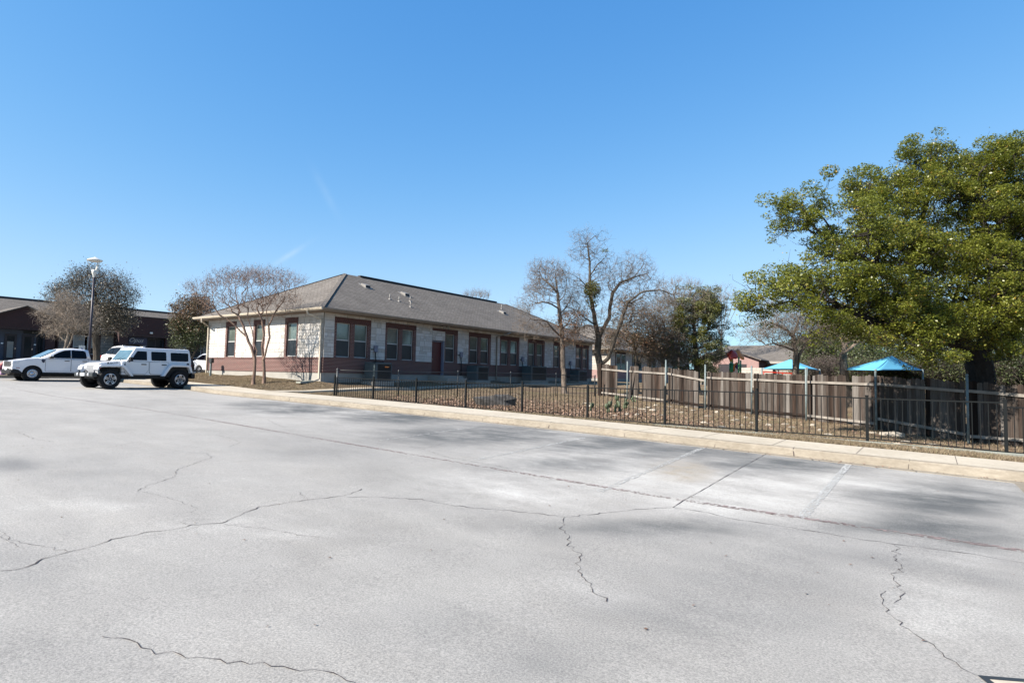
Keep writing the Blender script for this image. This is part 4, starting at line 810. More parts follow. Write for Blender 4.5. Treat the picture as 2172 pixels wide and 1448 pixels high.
# ================================================================ VEHICLES
def wheel(t, x, y, r, wd, style, side):
    """side +1: outer face towards +y"""
    mb = MB(); o = side; pr = [(r*.60,-wd*.5),(r*.86,-wd*.5),(r*.97,-wd*.42),(r,-wd*.3),(r,wd*.3),(r*.97,wd*.42),(r*.86,wd*.5),(r*.62,wd*.46),(r*.60,wd*.3)]
    mb.lathe(pr, (x, y, r), 32, 'y')
    if style == 'jeep':
        for k in range(36):
            a = 2*math.pi*k/36
            for sg in (-1, 1): mb.bar((x+math.cos(a)*r*.985, y+sg*wd*.1, r+math.sin(a)*r*.985), (x+math.cos(a)*r*.985, y+sg*wd*.46, r+math.sin(a)*r*.985), .028, .028, up=(math.cos(a), 0, math.sin(a)))
    w_ = mb.build('wheel', 'tyre', t, uv=False)
    mb = MB(); R = r*.60; yy = lambda v: y+o*v
    def ring(a, b, d0, mi):
        mb.lathe([(a, o*d0), (b, o*d0), (b, o*(d0-.03)), (a, o*(d0-.03)), (a, o*d0)], (x, y, r), 28, 'y', mi)
    ring(R*.90, R*1.0, wd*.47, 0); mb.lathe([(R*.98, o*wd*.3), (R*.9, o*wd*.05), (.01, o*wd*.03)], (x, y, r), 24, 'y', 1)
    if style == 'jeep':
        for k in range(5):
            a = 2*math.pi*k/5+math.pi/2
            for da, hw_ in ((-.23, .018), (.23, .018)):
                p0 = (x+math.cos(a+da*1.5)*R*.3, yy(wd*.40), r+math.sin(a+da*1.5)*R*.3); p1 = (x+math.cos(a+da*.95)*R*.93, yy(wd*.46), r+math.sin(a+da*.95)*R*.93)
                mb.bar(p0, p1, .028, .03, 0, up=(0,1,0))
            p0 = (x+math.cos(a)*R*.70, yy(wd*.44), r+math.sin(a)*R*.70); p1 = (x+math.cos(a)*R*.95, yy(wd*.46), r+math.sin(a)*R*.95); mb.bar(p0, p1, .055, .02, 0, up=(0,1,0))
        mb.lathe([(0, o*wd*.47), (R*.2, o*wd*.46), (R*.3, o*wd*.40), (R*.3, o*wd*.2)], (x, y, r), 16, 'y', 1)
        mb.lathe([(0, o*wd*.49), (R*.1, o*wd*.48), (R*.12, o*wd*.45)], (x, y, r), 12, 'y', 0)
    elif style == 'steel':
        mb.lathe([(R*.92, o*wd*.38), (R*.78, o*wd*.44), (R*.62, o*wd*.40), (R*.5, o*wd*.30), (R*.3, o*wd*.33), (R*.24, o*wd*.45), (0, o*wd*.47)], (x, y, r), 28, 'y', 0)
        for k in range(14):
            a = 2*math.pi*k/14; mb.lathe([(0, o*.002), (.017, 0)], (x+math.cos(a)*R*.72, yy(wd*.445), r+math.sin(a)*R*.72), 8, 'y', 1)
    else:
        for k in range(7):
            a = 2*math.pi*k/7; mb.bar((x+math.cos(a)*R*.15, yy(wd*.42), r+math.sin(a)*R*.15), (x+math.cos(a)*R*.93, yy(wd*.46), r+math.sin(a)*R*.93), .05, .03, 0, up=(0,1,0))
    mb.build('rim', ['rim_silver', 'rim_dark'], w_, uv=False)
    return w_
def arch(cx, r, z0, n=9, a0=0, a1=math.pi): return [(cx+r*math.cos(a0+(a1-a0)*k/(n-1)), z0+r*math.sin(a0+(a1-a0)*k/(n-1))) for k in range(n)]
def xz(mb, pts, y0, y1, mi=0): return mb.prism(pts, 'y', y0, y1, mi)
def pane(pts, y, th, name, t, mat='car_glass', tilt=None):
    """side window polygon in x,z; tilt = (z_ref, dy/dz)"""
    mb = MB(); zr_, k = tilt or (0, 0); s_ = 1 if y > 0 else -1
    A_ = [(px, y-s_*k*(pz-zr_), pz) for px, pz in pts]; Bv = [(px, yy+s_*th, pz) for px, yy, pz in A_]; n = len(pts)
    mb.add(A_+Bv, [tuple(range(n)), tuple(range(2*n-1, n-1, -1))]+[(k_, (k_+1)%n, n+(k_+1)%n, n+k_) for k_ in range(n)]); return mb.build(name, mat, t, uv=False)
def rrect(x0, z0, x1, z1, r=.04, skew=0):
    out = []
    for cx, cz, a in ((x1-r, z1-r, 0), (x0+r, z1-r, 90), (x0+r, z0+r, 180), (x1-r, z0+r, 270)):
        for k in range(3): an = math.radians(a+45*k); out.append((cx+r*math.cos(an)+skew*(cz-z0), cz+r*math.sin(an)))
    return out
# ---- boxy off-roader; local x forward, y left
def make_jeep():
    t = thing('off_road_vehicle', 'white boxy four door off-road vehicle with black hinges, silver spoked wheels and a covered spare', 'car')
    W_ = .74
    mb = MB(); low = [(1.62,.62),(1.02,.62),(.80,.56),(-.86,.56),(-1.04,.98),(-1.93,.98),(-2.02,.62),(-2.06,.62),(-2.06,1.22),(.78,1.22),(.72,1.16)]
    low = [(.98,.60),(-.84,.60),(-1.02,1.0),(-1.86,1.0),(-1.98,.70),(-2.06,.70),(-2.06,1.21),(.80,1.21),(.98,1.17)]
    xz(mb, low, -W_, W_); mb.build('body', 'car_white', t, bevel=.025)
    mb = MB(); xz(mb, [(1.86,.98),(1.86,1.03),(1.72,1.10),(.96,1.205),(.96,.9),(1.70,.9)], -.60, .60); mb.add([], []); mb.build('hood', 'car_white', t, bevel=.03)
    mb = MB(); xz(mb, [(1.74,.62),(1.80,.62),(1.86,.84),(1.87,1.03),(1.76,1.08),(1.02,1.10),(.985,.62)], -.56, .56); g = mb.build('grille', 'car_white', t, bevel=.02)
    mb = MB()
    for k in range(7): y = -.27+k*.09; mb.box(1.86,y-.026,.70,1.876,y+.026,1.0)
    mb.build('grille_slots', 'dark_grey_metal', g)
    mb = MB()
    for k in range(8): y = -.315+k*.09; mb.box(1.868,y-.016,.69,1.885,y+.016,1.01)
    mb.build('grille_bars', 'car_white', g)
    for s in (-1, 1):
        mb = MB(); mb.lathe([(0,.03),(.07,.028),(.088,.01),(.09,0)], (1.868, s*.43, .88), 20, 'x'); mb.build('headlight', 'lamp_lens', t, uv=False)
        mb = MB(); mb.lathe([(.098,.012),(.112,.012),(.112,0),(.098,0)], (1.868, s*.43, .88), 20, 'x'); mb.build('headlight_ring', 'door_frame', t, uv=False)
        # front flare with inner guard
        mb = MB(); out = [(2.0,.74),(1.97,.93),(1.86,1.035),(1.02,1.05),(.90,.98),(.60,.56),(.50,.56),(.80,1.03),(.93,1.09),(1.90,1.085),(2.03,.98),(2.06,.78)]
        out = [(1.92,.78),(1.89,.88),(1.80,.925),(1.06,.945),(.96,.90),(.66,.545),(.56,.545),(.84,.96),(.98,1.035),(1.84,1.015),(1.95,.93),(1.98,.80)]
        xz(mb, out, s*.56, s*.93); f = mb.build('front_fender', 'car_white', t, bevel=.02)
        mb = MB(); xz(mb, [(1.86,.88),(1.79,.91),(1.07,.93),(.98,.88),(.86,.74),(.9,.5),(1.62,.5),(1.7,.7)], s*.40, s*.60); mb.build('wheel_well', 'plastic_black', f, uv=False)
        mb = MB(); mb.box(1.86,s*.80,.86,1.93,s*.935,.91); mb.build('side_marker', 'amber', f, bevel=.008)
        mb = MB(); out = [(-.66,.56),(-.78,.56),(-1.06,1.0),(-1.14,1.03),(-1.80,1.03),(-1.88,.99),(-2.03,.72),(-2.0,.80),(-2.06,.80),(-1.96,1.07),(-1.84,1.13),(-1.10,1.13),(-.98,1.08)]
        out = [(-.78,.56),(-1.03,.95),(-1.12,1.0),(-1.80,1.0),(-1.87,.95),(-1.97,.73),(-2.06,.73),(-1.97,1.02),(-1.85,1.10),(-1.08,1.10),(-.96,1.04),(-.66,.56)]
        xz(mb, out, s*.70, s*.93); f = mb.build('rear_fender', 'car_white', t, bevel=.02)
        mb = MB(); xz(mb, [(-.9,.56),(-1.08,.95),(-1.13,.985),(-1.79,.985),(-1.85,.94),(-1.97,.7),(-1.9,.5),(-1.0,.5)], s*.45, s*.745); mb.build('wheel_well', 'plastic_black', f, uv=False)
        # doors: raised panels
        for nm, x0, x1 in (('door', -.12, .84), ('door', -.98, -.17)):
            if x0 > -.15: pts_ = [(x0+.13,.64),(x1-.05,.64),(x1,.70),(x1,1.19),(x0+.0,1.19),(x0,.82)]
            else: pts_ = [(-.78,.64),(-.25,.64),(-.17,.72),(-.17,1.19),(-.98,1.19),(-.98,1.10)]
            mb = MB(); xz(mb, pts_, s*W_, s*(W_+.022)); d = mb.build(nm, 'car_white', t, bevel=.01); cx_, cz_ = np.mean(pts_, 0); gp = MB(); xz(gp, [(cx_+(p_-cx_)*1.026, cz_+(q_-cz_)*1.04) for p_, q_ in pts_], s*(W_-.01), s*(W_+.002)); gp.build('door_gap', 'plastic_black', d)
            hx = x0+.10 if x0 > -.15 else -.90; mb = MB(); mb.box(hx, s*(W_+.022), 1.055, hx+.22, s*(W_+.05), 1.095); mb.build('handle', 'plastic_black', d, bevel=.01)
            if x0 > -.15:
                mb = MB()
                for z in (.80, 1.02): mb.box(.845, s*W_, z, .885, s*(W_+.035), z+.06)
                mb.build('hinge', 'plastic_black', d)
                mb = MB(); mb.bar((.70, s*.76, 1.16), (.74, s*.90, 1.25), .05, .05); mb.box(.66, s*.84, 1.20, .78, s*1.03, 1.38); mb.build('mirror', 'plastic_black', d, bevel=.025)
        # windows
        TL = (1.21, .16); yw = s*(W_-.005)
        pane([(.60,1.26),(.37,1.63),(.34,1.66),(-.03,1.66),(-.05,1.64),(-.05,1.26)], yw, .012, 'side_window', t, tilt=TL)
        pane(rrect(-.90,1.26,-.24,1.66,.04), yw, .012, 'side_window', t, tilt=TL); pane([(p, q) for p, q in rrect(-1.92,1.26,-1.10,1.65,.04)], yw, .012, 'side_window', t, tilt=TL)
        mb = MB(); mb.lathe([(0,.008),(.06,.008),(.065,0)], (-1.90, s*.74, 1.12), 18, 'y') if s > 0 else None
        if s > 0: mb.build('fuel_cap', 'plastic_black', t, uv=False)
    # cabin with tumblehome
    mb = MB(); hb, ht = W_, W_-.09
    V = [(.80,-hb,1.20),(.80,hb,1.20),(-2.06,hb,1.20),(-2.06,-hb,1.20),(.44,-ht,1.76),(.44,ht,1.76),(-2.0,ht,1.76),(-2.0,-ht,1.76)]
    mb.add(V, [(0,3,2,1),(4,5,6,7),(0,1,5,4),(1,2,6,5),(2,3,7,6),(3,0,4,7)]); mb.build('cabin', 'car_white', t, bevel=.02)
    mb = MB(); V = [(.46,-ht+.005,1.755),(.46,ht-.005,1.755),(-2.02,ht-.005,1.755),(-2.02,-ht+.005,1.755),(.40,-ht+.05,1.815),(.40,ht-.05,1.815),(-1.96,ht-.05,1.83),(-1.96,-ht+.05,1.83)]
    mb.add(V, [(0,3,2,1),(4,5,6,7),(0,1,5,4),(1,2,6,5),(2,3,7,6),(3,0,4,7)]); mb.build('roof', 'car_white', t, bevel=.03)
    mb = MB(); n_ = np.array([.56,0,.36]); n_ /= np.linalg.norm(n_); o = n_*.006
    V = [np.array(v)+o for v in ((.765,-.66,1.25),(.765,.66,1.25),(.475,.60,1.71),(.475,-.60,1.71))]; mb.add(V+[v-n_*.004 for v in V], [(0,1,2,3),(7,6,5,4),(0,4,5,1),(1,5,6,2),(2,6,7,3),(3,7,4,0)]); ws = mb.build('windscreen', 'windscreen', t, uv=False)
    mb = MB()
    for y in (-.3, .12): mb.bar((.80,y,1.235),(.70,y+.35,1.36),.015,.012)
    mb.build('wipers', 'plastic_black', ws)
    mb = MB(); mb.lathe([(.012,0),(.006,.45)], (.86,-.62,1.2), 5); mb.build('aerial', 'plastic_black', t)
    for s in (-1, 1): mb = MB(); mb.prism([(1.50,1.08),(1.43,1.08),(1.455,1.15)], 'y', s*.56, s*.605); mb.build('hood_latch', 'plastic_black', t)
    mb = MB(); mb.box(1.93,-.83,.50,2.13,.83,.68); bp = mb.build('front_bumper', 'dark_grey_metal', t, bevel=.03)
    mb = MB(); mb.box(2.131,-.55,.53,2.15,.55,.655); mb.build('bumper_plate', 'rim_silver', bp, bevel=.008)
    for s in (-1, 1):
        mb = MB(); mb.bar((2.10,s*.33,.66),(2.14,s*.33,.76),.03,.03); mb.bar((2.14,s*.33,.76),(2.20,s*.33,.74),.03,.03); mb.box(2.152,s*.33-.05,.5,2.165,s*.33+.05,.69); mb.build('tow_hook', 'plastic_black', bp)
        mb = MB(); mb.lathe([(0,.01),(.045,.008),(.05,0)], (2.152, s*.48, .6), 12, 'x'); mb.build('fog_light', 'lamp_lens', bp, uv=False)
    mb = MB(); mb.box(2.152,-.15,.535,2.165,.15,.655); mb.build('number_plate', 'sign_white', bp)
    mb = MB(); mb.box(-2.24,-.80,.46,-2.06,.80,.70); mb.build('rear_bumper', 'plastic_black', t, bevel=.03)
    mb = MB(); mb.lathe([(0,-.14),(.36,-.14),(.405,-.10),(.41,.06),(.40,.12),(0,.12)], (-2.27, .05, 1.0), 30, 'x'); mb.build('spare_wheel', 'plastic_black', t, uv=False)
    for s in (-1, 1): mb = MB(); mb.box(-2.10,s*.60,.92,-2.055,s*.72,1.12); mb.build('tail_light', 'red_lens', t, bevel=.008)
    mb = MB(); mb.box(-1.9,-.42,.42,1.9,.42,.60); mb.box(-.9,-.72,.46,.95,.72,.599); mb.build('chassis', 'plastic_black', t)
    for ax_ in (1.475, -1.475):
        mb = MB(); mb.tube([(ax_,-.7,.41),(ax_,.7,.41)], .05, 8); mb.lathe([(.0,-.14),(.11,-.08),(.14,0),(.11,.08),(0,.14)], (ax_,.1,.4), 12, 'y'); mb.build('axle', 'plastic_black', t, uv=False)
        for s in (-1, 1): wheel(t, ax_, s*.80, .41, .26, 'jeep', s)
    M = Matrix.Translation((1.28,.603,1.095))@Matrix.Rotation(math.radians(180),4,'Z')@Matrix.Rotation(math.radians(90),4,'X')@Matrix.Rotation(math.radians(-7.5)*-1,4,'Z')
    text('lettering', 'RUBICON', 'dark_grey_metal', t, M, .10)
    M = Matrix.Translation((.78,.744,.72))@Matrix.Rotation(math.radians(180),4,'Z')@Matrix.Rotation(math.radians(90),4,'X'); text('lettering', 'WRANGLER', 'dark_grey_metal', t, Matrix.Translation((.13,.0,0))@M, .045)
    return t
jf, jr = at(222,826.5,25.9), at(372,823,28.5); d = jf-jr; rz = math.atan2(d[1], d[0]); mid = (jf+jr)/2
j = make_jeep(); left = np.array([-math.sin(rz), math.cos(rz)])
jp = mid[:2]-left*.86; jp = jp+np.array([.13, .10]); j.location = (jp[0], jp[1], float(lot(jp[0]))+.0); j.rotation_euler = (0, 0, rz); j.scale = (1.035,)*3
# ---- generic curved body: loft of cross sections along x
def loft(mb, secs, mi=0, cap=True):
    """secs: list of (x, [(y,z)...]) half sections from bottom to top centre; mirrored"""
    rings = []
    for x, hs in secs:
        ring = [(x, y, z) for y, z in hs]+[(x, -y, z) for y, z in hs[::-1] if y > 1e-4]; rings.append(ring)
    n = len(rings[0]); vs = [p for r in rings for p in r]
    fs = [(i*n+k, i*n+(k+1)%n, (i+1)*n+(k+1)%n, (i+1)*n+k) for i in range(len(rings)-1) for k in range(n)]
    if cap: fs += [tuple(range(n)), tuple(range(len(vs)-1, len(vs)-n-1, -1))]
    return mb.add(vs, fs, mi, smooth=True)
def make_truck():
    t = thing('pickup_truck', 'white crew cab pickup truck with black lower bumper and steel wheels', 'pickup truck')
    W_ = .92; fx, rx, r = 1.62, -1.46, .365; cut = .43
    # lower body side slab as one profile with wheel arches
    prof = [(2.44,.40),(2.46,.62),(2.44,.92),(2.30,1.01),(1.9,1.10),(1.3,1.17),(-.76,1.17),(-.80,1.14),(-2.50,1.12),(-2.55,1.06),(-2.55,.55),(-2.5,.45)]
    bot = [(rx-cut,.45)]+[(rx-cut*math.cos(a), r+cut*math.sin(a)) for a in np.linspace(.2, math.pi-.2, 11)]+[(rx+cut,.40),(fx-cut,.38)]+[(fx-cut*math.cos(a), r+cut*math.sin(a)) for a in np.linspace(.15, math.pi-.15, 11)]+[(fx+cut,.40)]
    mb = MB()
    for s in (-1, 1): xz(mb, prof+bot, s*(W_-.20), s*W_)
    mb.build('body_side', 'car_white', t, bevel=.05)
    mb = MB(); xz(mb, [(2.43,.55),(2.45,.75),(2.42,.92),(2.28,1.02),(1.9,1.12),(1.34,1.20),(1.2,1.1),(1.0,.5)], -W_+.19, W_-.19); mb.build('hood', 'car_white', t, bevel=.05)
    mb = MB(); xz(mb, [(-2.53,.5),(-2.53,1.08),(-2.47,1.08),(-2.45,.6),(-.8,.6),(-.8,1.17),(-.7,1.17),(-.7,.45)], -W_+.2, W_-.2); mb.build('cargo_bed', 'car_white', t)
    for s in (-1, 1): mb = MB(); mb.box(-2.5, s*(W_-.16), 1.115, -.86, s*(W_-.01), 1.145); mb.build('bed_rail_cap', 'plastic_black', t, bevel=.01)
    # cabin
    mb = MB()
    def sec(x, zb, zt, yb, yt): return (x, [(yb, zb), ((yb+yt+.03)/2, (zb+zt-.07)/2), (yt+.03, zt-.07), (yt-.04, zt-.012), (yt*.5, zt+.008), (0, zt+.01)])
    loft(mb, [sec(1.36,1.12,1.18,.86,.80), sec(.60,1.14,1.63,.87,.70), sec(.38,1.14,1.71,.87,.69), (sec(-.13,1.14,1.755,.87,.69)), sec(-.58,1.14,1.735,.87,.69), sec(-.83,1.14,1.69,.87,.68), sec(-.95,1.14,1.17,.87,.80)])
    mb.build('cabin', 'car_white', t, uv=False)
    for s in (-1, 1):
        TL = (1.16, .30)
        pane([(1.0,1.21),(.54,1.50),(.27,1.62),(.0,1.65),(.0,1.21)], s*.878, .012, 'side_window', t, tilt=TL); pane([(-.04,1.21),(-.04,1.65),(-.56,1.635),(-.68,1.58),(-.73,1.25),(-.68,1.215)], s*.878, .012, 'side_window', t, tilt=TL)
        for x0, x1 in ((.0,1.10),(-.80,-.02)):
            pts_ = [(x0+.02,.50),(x1-.02,.50),(x1,.56),(x1,1.14),(x0,1.14),(x0,.56)] if x0 > -.1 else [(-.74,.50),(x1-.02,.50),(x1,.56),(x1,1.14),(x0,1.14),(x0,.60)]
            mb = MB(); xz(mb, pts_, s*W_, s*(W_+.012)); d_ = mb.build('door', 'car_white', t, bevel=.005); cx_, cz_ = np.mean(pts_, 0); gp = MB(); xz(gp, [(cx_+(p_-cx_)*1.024, cz_+(q_-cz_)*1.03) for p_, q_ in pts_], s*(W_-.01), s*(W_+.002)); gp.build('door_gap', 'plastic_black', d_)
            mb = MB(); mb.box(x0+.07, s*(W_+.012), 1.04, x0+.29, s*(W_+.04), 1.075); mb.build('handle', 'plastic_black', d_, bevel=.008)
            if x0 > -.1: mb = MB(); mb.bar((.92,s*.88,1.16),(.90,s*1.0,1.22),.05,.04); mb.box(.82,s*.96,1.17,.96,s*1.14,1.34); mb.build('mirror', 'plastic_black', d_, bevel=.03); mb = MB(); mb.box(.83,s*.955,1.27,.975,s*1.15,1.345); mb.build('mirror_cap', 'car_white', d_, bevel=.02)
        mb = MB(); mb.prism([(1.20,.93),(1.15,.95),(1.125,1.10),(1.28,1.11),(1.27,1.0)], 'y', s*W_, s*(W_+.012)); mb.build('fender_vent', 'sign_navy', t)
        for cx in (fx, rx):
            mb = MB(); mb.lathe([(0,0),(cut-.01,0),(cut-.01,-s*.25),(0,-s*.25)], (cx, s*(W_-.06), r), 24, 'y'); mb.build('wheel_well', 'plastic_black', t, uv=False)
            wheel(t, cx, s*(W_-.13), r, .225, 'steel', s)
        mb = MB(); xz(mb, [(fx-cut+.02,.36),(rx+cut-.02,.36),(rx+cut-.03,.44),(fx-cut+.03,.44)], s*(W_-.08), s*(W_+.006)); mb.build('sill', 'plastic_black', t)
        mb = MB(); xz(mb, [(2.5,.38),(2.5,.52),(2.40,.60),(2.2,.56),(fx+cut-.01,.42),(fx+cut-.02,.34)], s*.4, s*(W_+.008)); mb.build('bumper_corner', 'plastic_black', t, bevel=.02)
        mb = MB(); mb.prism([(2.462,.84),(2.452,.99),(2.30,1.015),(2.14,.99),(2.20,.86)], 'y', s*.62, s*(W_+.006)); mb.build('headlight', 'lamp_lens', t, bevel=.015)
        mb = MB(); mb.box(2.15,s*.8,.635,2.30,s*(W_+.008),.665); mb.build('side_marker', 'red_lens', t)
        mb = MB(); mb.box(-2.565,s*.80,.80,-2.44,s*(W_+.004),1.1); mb.build('tail_light', 'red_lens', t, bevel=.01)
    mb = MB(); V = [(1.32,-.76,1.19),(1.32,.76,1.19),(.60,.655,1.62),(.60,-.655,1.62)]; n_ = np.array([.43,0,.72]); n_ /= np.linalg.norm(n_); V = [np.array(v)+n_*.035 for v in V]
    mb.add(V+[v-n_*.025 for v in V], [(0,1,2,3),(7,6,5,4),(0,4,5,1),(1,5,6,2),(2,6,7,3),(3,7,4,0)]); mb.build('windscreen', 'windscreen', t, uv=False)
    mb = MB(); mb.box(2.445,-.6,.72,2.475,.6,.98); g = mb.build('grille', 'plastic_black', t, bevel=.01)
    mb = MB()
    for z in (.78,.86,.94): mb.box(2.476,-.6,z-.012,2.49,.6,z+.012)
    mb.build('grille_bars', 'chrome', g); mb = MB(); mb.box(2.47,-.8,.32,2.52,.8,.50); mb.box(2.40,-.85,.42,2.505,.85,.56); bp = mb.build('front_bumper', 'plastic_black', t, bevel=.02)
    mb = MB(); mb.box(2.506,-.16,.53,2.52,.16,.68); mb.build('number_plate', 'sign_white', bp); mb = MB(); mb.box(-2.62,-.85,.42,-2.55,.85,.56); mb.build('rear_bumper', 'plastic_black', t, bevel=.02)
    mb = MB(); mb.box(-2.3,-.6,.22,2.3,.6,.5); mb.build('chassis', 'plastic_black', t)
    mb = MB(); mb.lathe([(.01,0),(.005,.35)], (-.1,0,1.74), 5); mb.build('aerial', 'plastic_black', t)
    return t
tf = at(67,808,30.4); tr_ = make_truck(); rz2 = math.radians(-92); ld = np.array([math.cos(rz2), math.sin(rz2)]); lf = np.array([-ld[1], ld[0]])
tp = tf[:2]-ld*1.62-lf*.86; tr_.location = (tp[0], tp[1], float(lot(tp[0]))); tr_.rotation_euler = (0, 0, rz2)
def make_suv(label):
    t = thing('parked_car', label, 'car'); W_ = .90; fx, rx, r = 1.42, -1.36, .35; cut = .41
    prof = [(2.22,.38),(2.26,.60),(2.20,.82),(2.0,.93),(1.2,1.04),(.6,1.07),(-1.9,1.12),(-2.18,1.05),(-2.26,.80),(-2.28,.52),(-2.2,.38)]
    bot = [(rx-cut*math.cos(a), r+cut*math.sin(a)) for a in np.linspace(.1, math.pi-.1, 9)]+[(fx-cut*math.cos(a), r+cut*math.sin(a)) for a in np.linspace(.1, math.pi-.1, 9)]
    mb = MB()
    for s in (-1, 1): xz(mb, prof+bot, s*(W_-.22), s*W_)
    xz(mb, [(2.2,.5),(2.24,.65),(2.18,.84),(2.0,.95),(1.2,1.07),(.9,1.08),(-1.9,1.12),(-2.18,1.05),(-2.25,.8),(-2.2,.45)], -W_+.21, W_-.21); mb.build('body', 'car_white', t, bevel=.06)
    def sec(x, zb, zt, yb, yt): return (x, [(yb, zb), ((yb+yt+.03)/2, (zb+zt-.07)/2), (yt+.03, zt-.07), (yt-.05, zt-.012), (yt*.5, zt+.01), (0, zt+.015)])
    mb = MB(); loft(mb, [sec(1.15,1.0,1.05,.80,.72), sec(.45,1.0,1.52,.83,.66), sec(.1,1.0,1.64,.85,.66), sec(-.7,1.0,1.67,.85,.66), sec(-1.4,1.0,1.62,.84,.64), sec(-1.85,1.0,1.48,.82,.60), sec(-2.16,1.0,1.08,.78,.62)]); mb.build('cabin', 'car_white', t, uv=False)
    for s in (-1, 1):
        for pts_ in ([(.78,1.12),(.30,1.45),(.0,1.55),(-.10,1.55),(-.10,1.12)], [(-.16,1.12),(-.16,1.56),(-.75,1.56),(-.85,1.12)], [(-.92,1.13),(-.82,1.56),(-1.25,1.52),(-1.75,1.24),(-1.7,1.17)]): pane(pts_, s*.862, .012, 'side_window', t, tilt=(1.06, .26))
        mb = MB(); mb.box(.62,s*.90,1.05,.76,s*1.06,1.20); mb.build('mirror', 'car_white', t, bevel=.03)
        mb = MB(); xz(mb, [(2.2,.26),(2.2,.38),(-2.2,.38),(-2.2,.26)], s*.5, s*(W_-.01)); mb.build('sill', 'plastic_black', t)
        mb = MB(); mb.box(-2.27,s*.62,.92,-2.12,s*.905,1.06); mb.build('tail_light', 'red_lens', t, bevel=.02)
        mb = MB(); mb.box(2.05,s*.6,.70,2.24,s*.905,.80); mb.build('headlight', 'lamp_lens', t, bevel=.02)
        mb = MB(); mb.tube([(.2,s*.6,1.68),(-1.3,s*.6,1.66)], .015, 6); mb.build('roof_rail', 'chrome', t)
        for cx in (fx, rx):
            mb = MB(); mb.lathe([(0,0),(cut-.01,0),(cut-.01,-s*.25),(0,-s*.25)], (cx, s*(W_-.06), r), 20, 'y'); mb.build('wheel_well', 'plastic_black', t, uv=False); wheel(t, cx, s*(W_-.13), r, .22, 'alloy', s)
    mb = MB(); V = [(1.06,-.70,1.10),(1.06,.70,1.10),(.46,.60,1.52),(.46,-.60,1.52)]; V = [np.array(v)+[.012,0,.018] for v in V]; mb.add(V, [(0,1,2,3)]); mb.build('windscreen', 'windscreen', t, uv=False)
    mb = MB(); V = [(-2.10,.66,1.14),(-2.10,-.66,1.14),(-1.86,-.58,1.44),(-1.86,.58,1.44)]; V = [np.array(v)+[-.02,0,.012] for v in V]; mb.add(V, [(0,1,2,3)]); mb.build('rear_window', 'car_glass', t, uv=False)
    return t
s1 = make_suv('white hatchback parked beyond the left end of the office building, its rear showing'); p = at(404,786,45); s1.location = (p[0]+2.2, p[1]+1.2, float(lot(p[0]+2))); s1.rotation_euler = (0,0,math.radians(8))
s2 = copy_tree(s1); s2['label'] = 'white car mostly hidden behind the windscreen of the boxy off-road vehicle'; s2.scale = (1.09,)*3; p = at(281,786,41); s2.location = (p[0], p[1], float(lot(p[0]))); s2.rotation_euler = (0,0,math.radians(4))
# ================================================================ STREET LAMP
lx, ly = at(202,545,36)[:2]; lz = float(lot(lx))+.12; top = at(202,545,36)[2]
t = thing('street_lamp', 'tall slim dark lamp post with a white disc shade on three arms', 'street lamp', (lx, ly, lz)); H_ = top-lz
mb = MB(); mb.tube([(0,0,0),(0,0,H_-1.25)], [.075,.055], 12); mb.build('pole', 'lamp_pole', t, uv=False)
mb = MB(); mb.lathe([(.16,0),(.16,.12),(.09,.2)], n=14); mb.build('base', 'lamp_pole', t, uv=False)
h0 = H_-1.25; mb = MB(); mb.lathe([(.06,0),(.075,.12),(.13,.26),(.145,.44),(.12,.46),(.0,.42)], (0,0,h0), 18); mb.build('lamp_head', 'lamp_white', t, uv=False)
for k in range(3):
    a = k*2.094+.35; mb = MB(); mb.bar((.12*math.cos(a), .12*math.sin(a), h0+.4), (.42*math.cos(a), .42*math.sin(a), h0+1.05), .035, .03); mb.build('arm', 'lamp_white', t)
mb = MB(); mb.lathe([(0,1.26),(.11,1.20),(.26,1.13),(.40,1.07),(.41,1.05),(.35,.98),(.24,.94),(.0,.96)], (0,0,h0), 28); mb.build('disc_shade', 'lamp_white', t, uv=False)
# ================================================================ HYDRANT, PARKING SIGN
p = at(4,799,32.4); hz = float(lot(p[0]))+.12; t = thing('fire_hydrant', 'small red and purple fire hydrant at the far left edge beside the truck', 'fire hydrant', (p[0], p[1], hz))
mb = MB(); mb.lathe([(.15,0),(.15,.04),(.09,.06),(.09,.42),(.12,.44),(.12,.48)], n=14); mb.build('barrel', 'hydrant_purple', t, uv=False)
mb = MB(); mb.lathe([(.12,.48),(.13,.5),(.11,.6),(.05,.68),(.03,.68),(.03,.73),(0,.73)], n=14); mb.build('bonnet', 'hydrant_red', t, uv=False)
mb = MB(); mb.tube([(-.17,0,.4),(.17,0,.4)], .05, 10); mb.tube([(0,0,.36),(0,-.19,.36)], .07, 12); mb.build('outlets', 'hydrant_red', t, uv=False)
p = at(171,776,44); sz_ = float(lot(p[0])); t = thing('parking_sign', 'white and blue accessible parking sign on a thin post behind the truck', 'sign', (p[0], p[1], sz_)); q = at(171,741,44)
mb = MB(); mb.tube([(0,0,0),(0,0,q[2]-sz_+.35)], .025, 8); mb.build('post', 'galvanised', t, uv=False)
mb = MB(); hh = q[2]-sz_; mb.box(.03,-.2,hh-.28,.035,.2,hh+.3); mb.build('plate', 'sign_white', t)
mb = MB(); mb.lathe([(0,.004),(.07,.003),(.07,0)], (.036,0,hh+.05), 14, 'x'); mb.box(.0352,-.1,hh-.16,.039,.06,hh-.08); mb.build('symbol', 'sign_blue', t, uv=False)
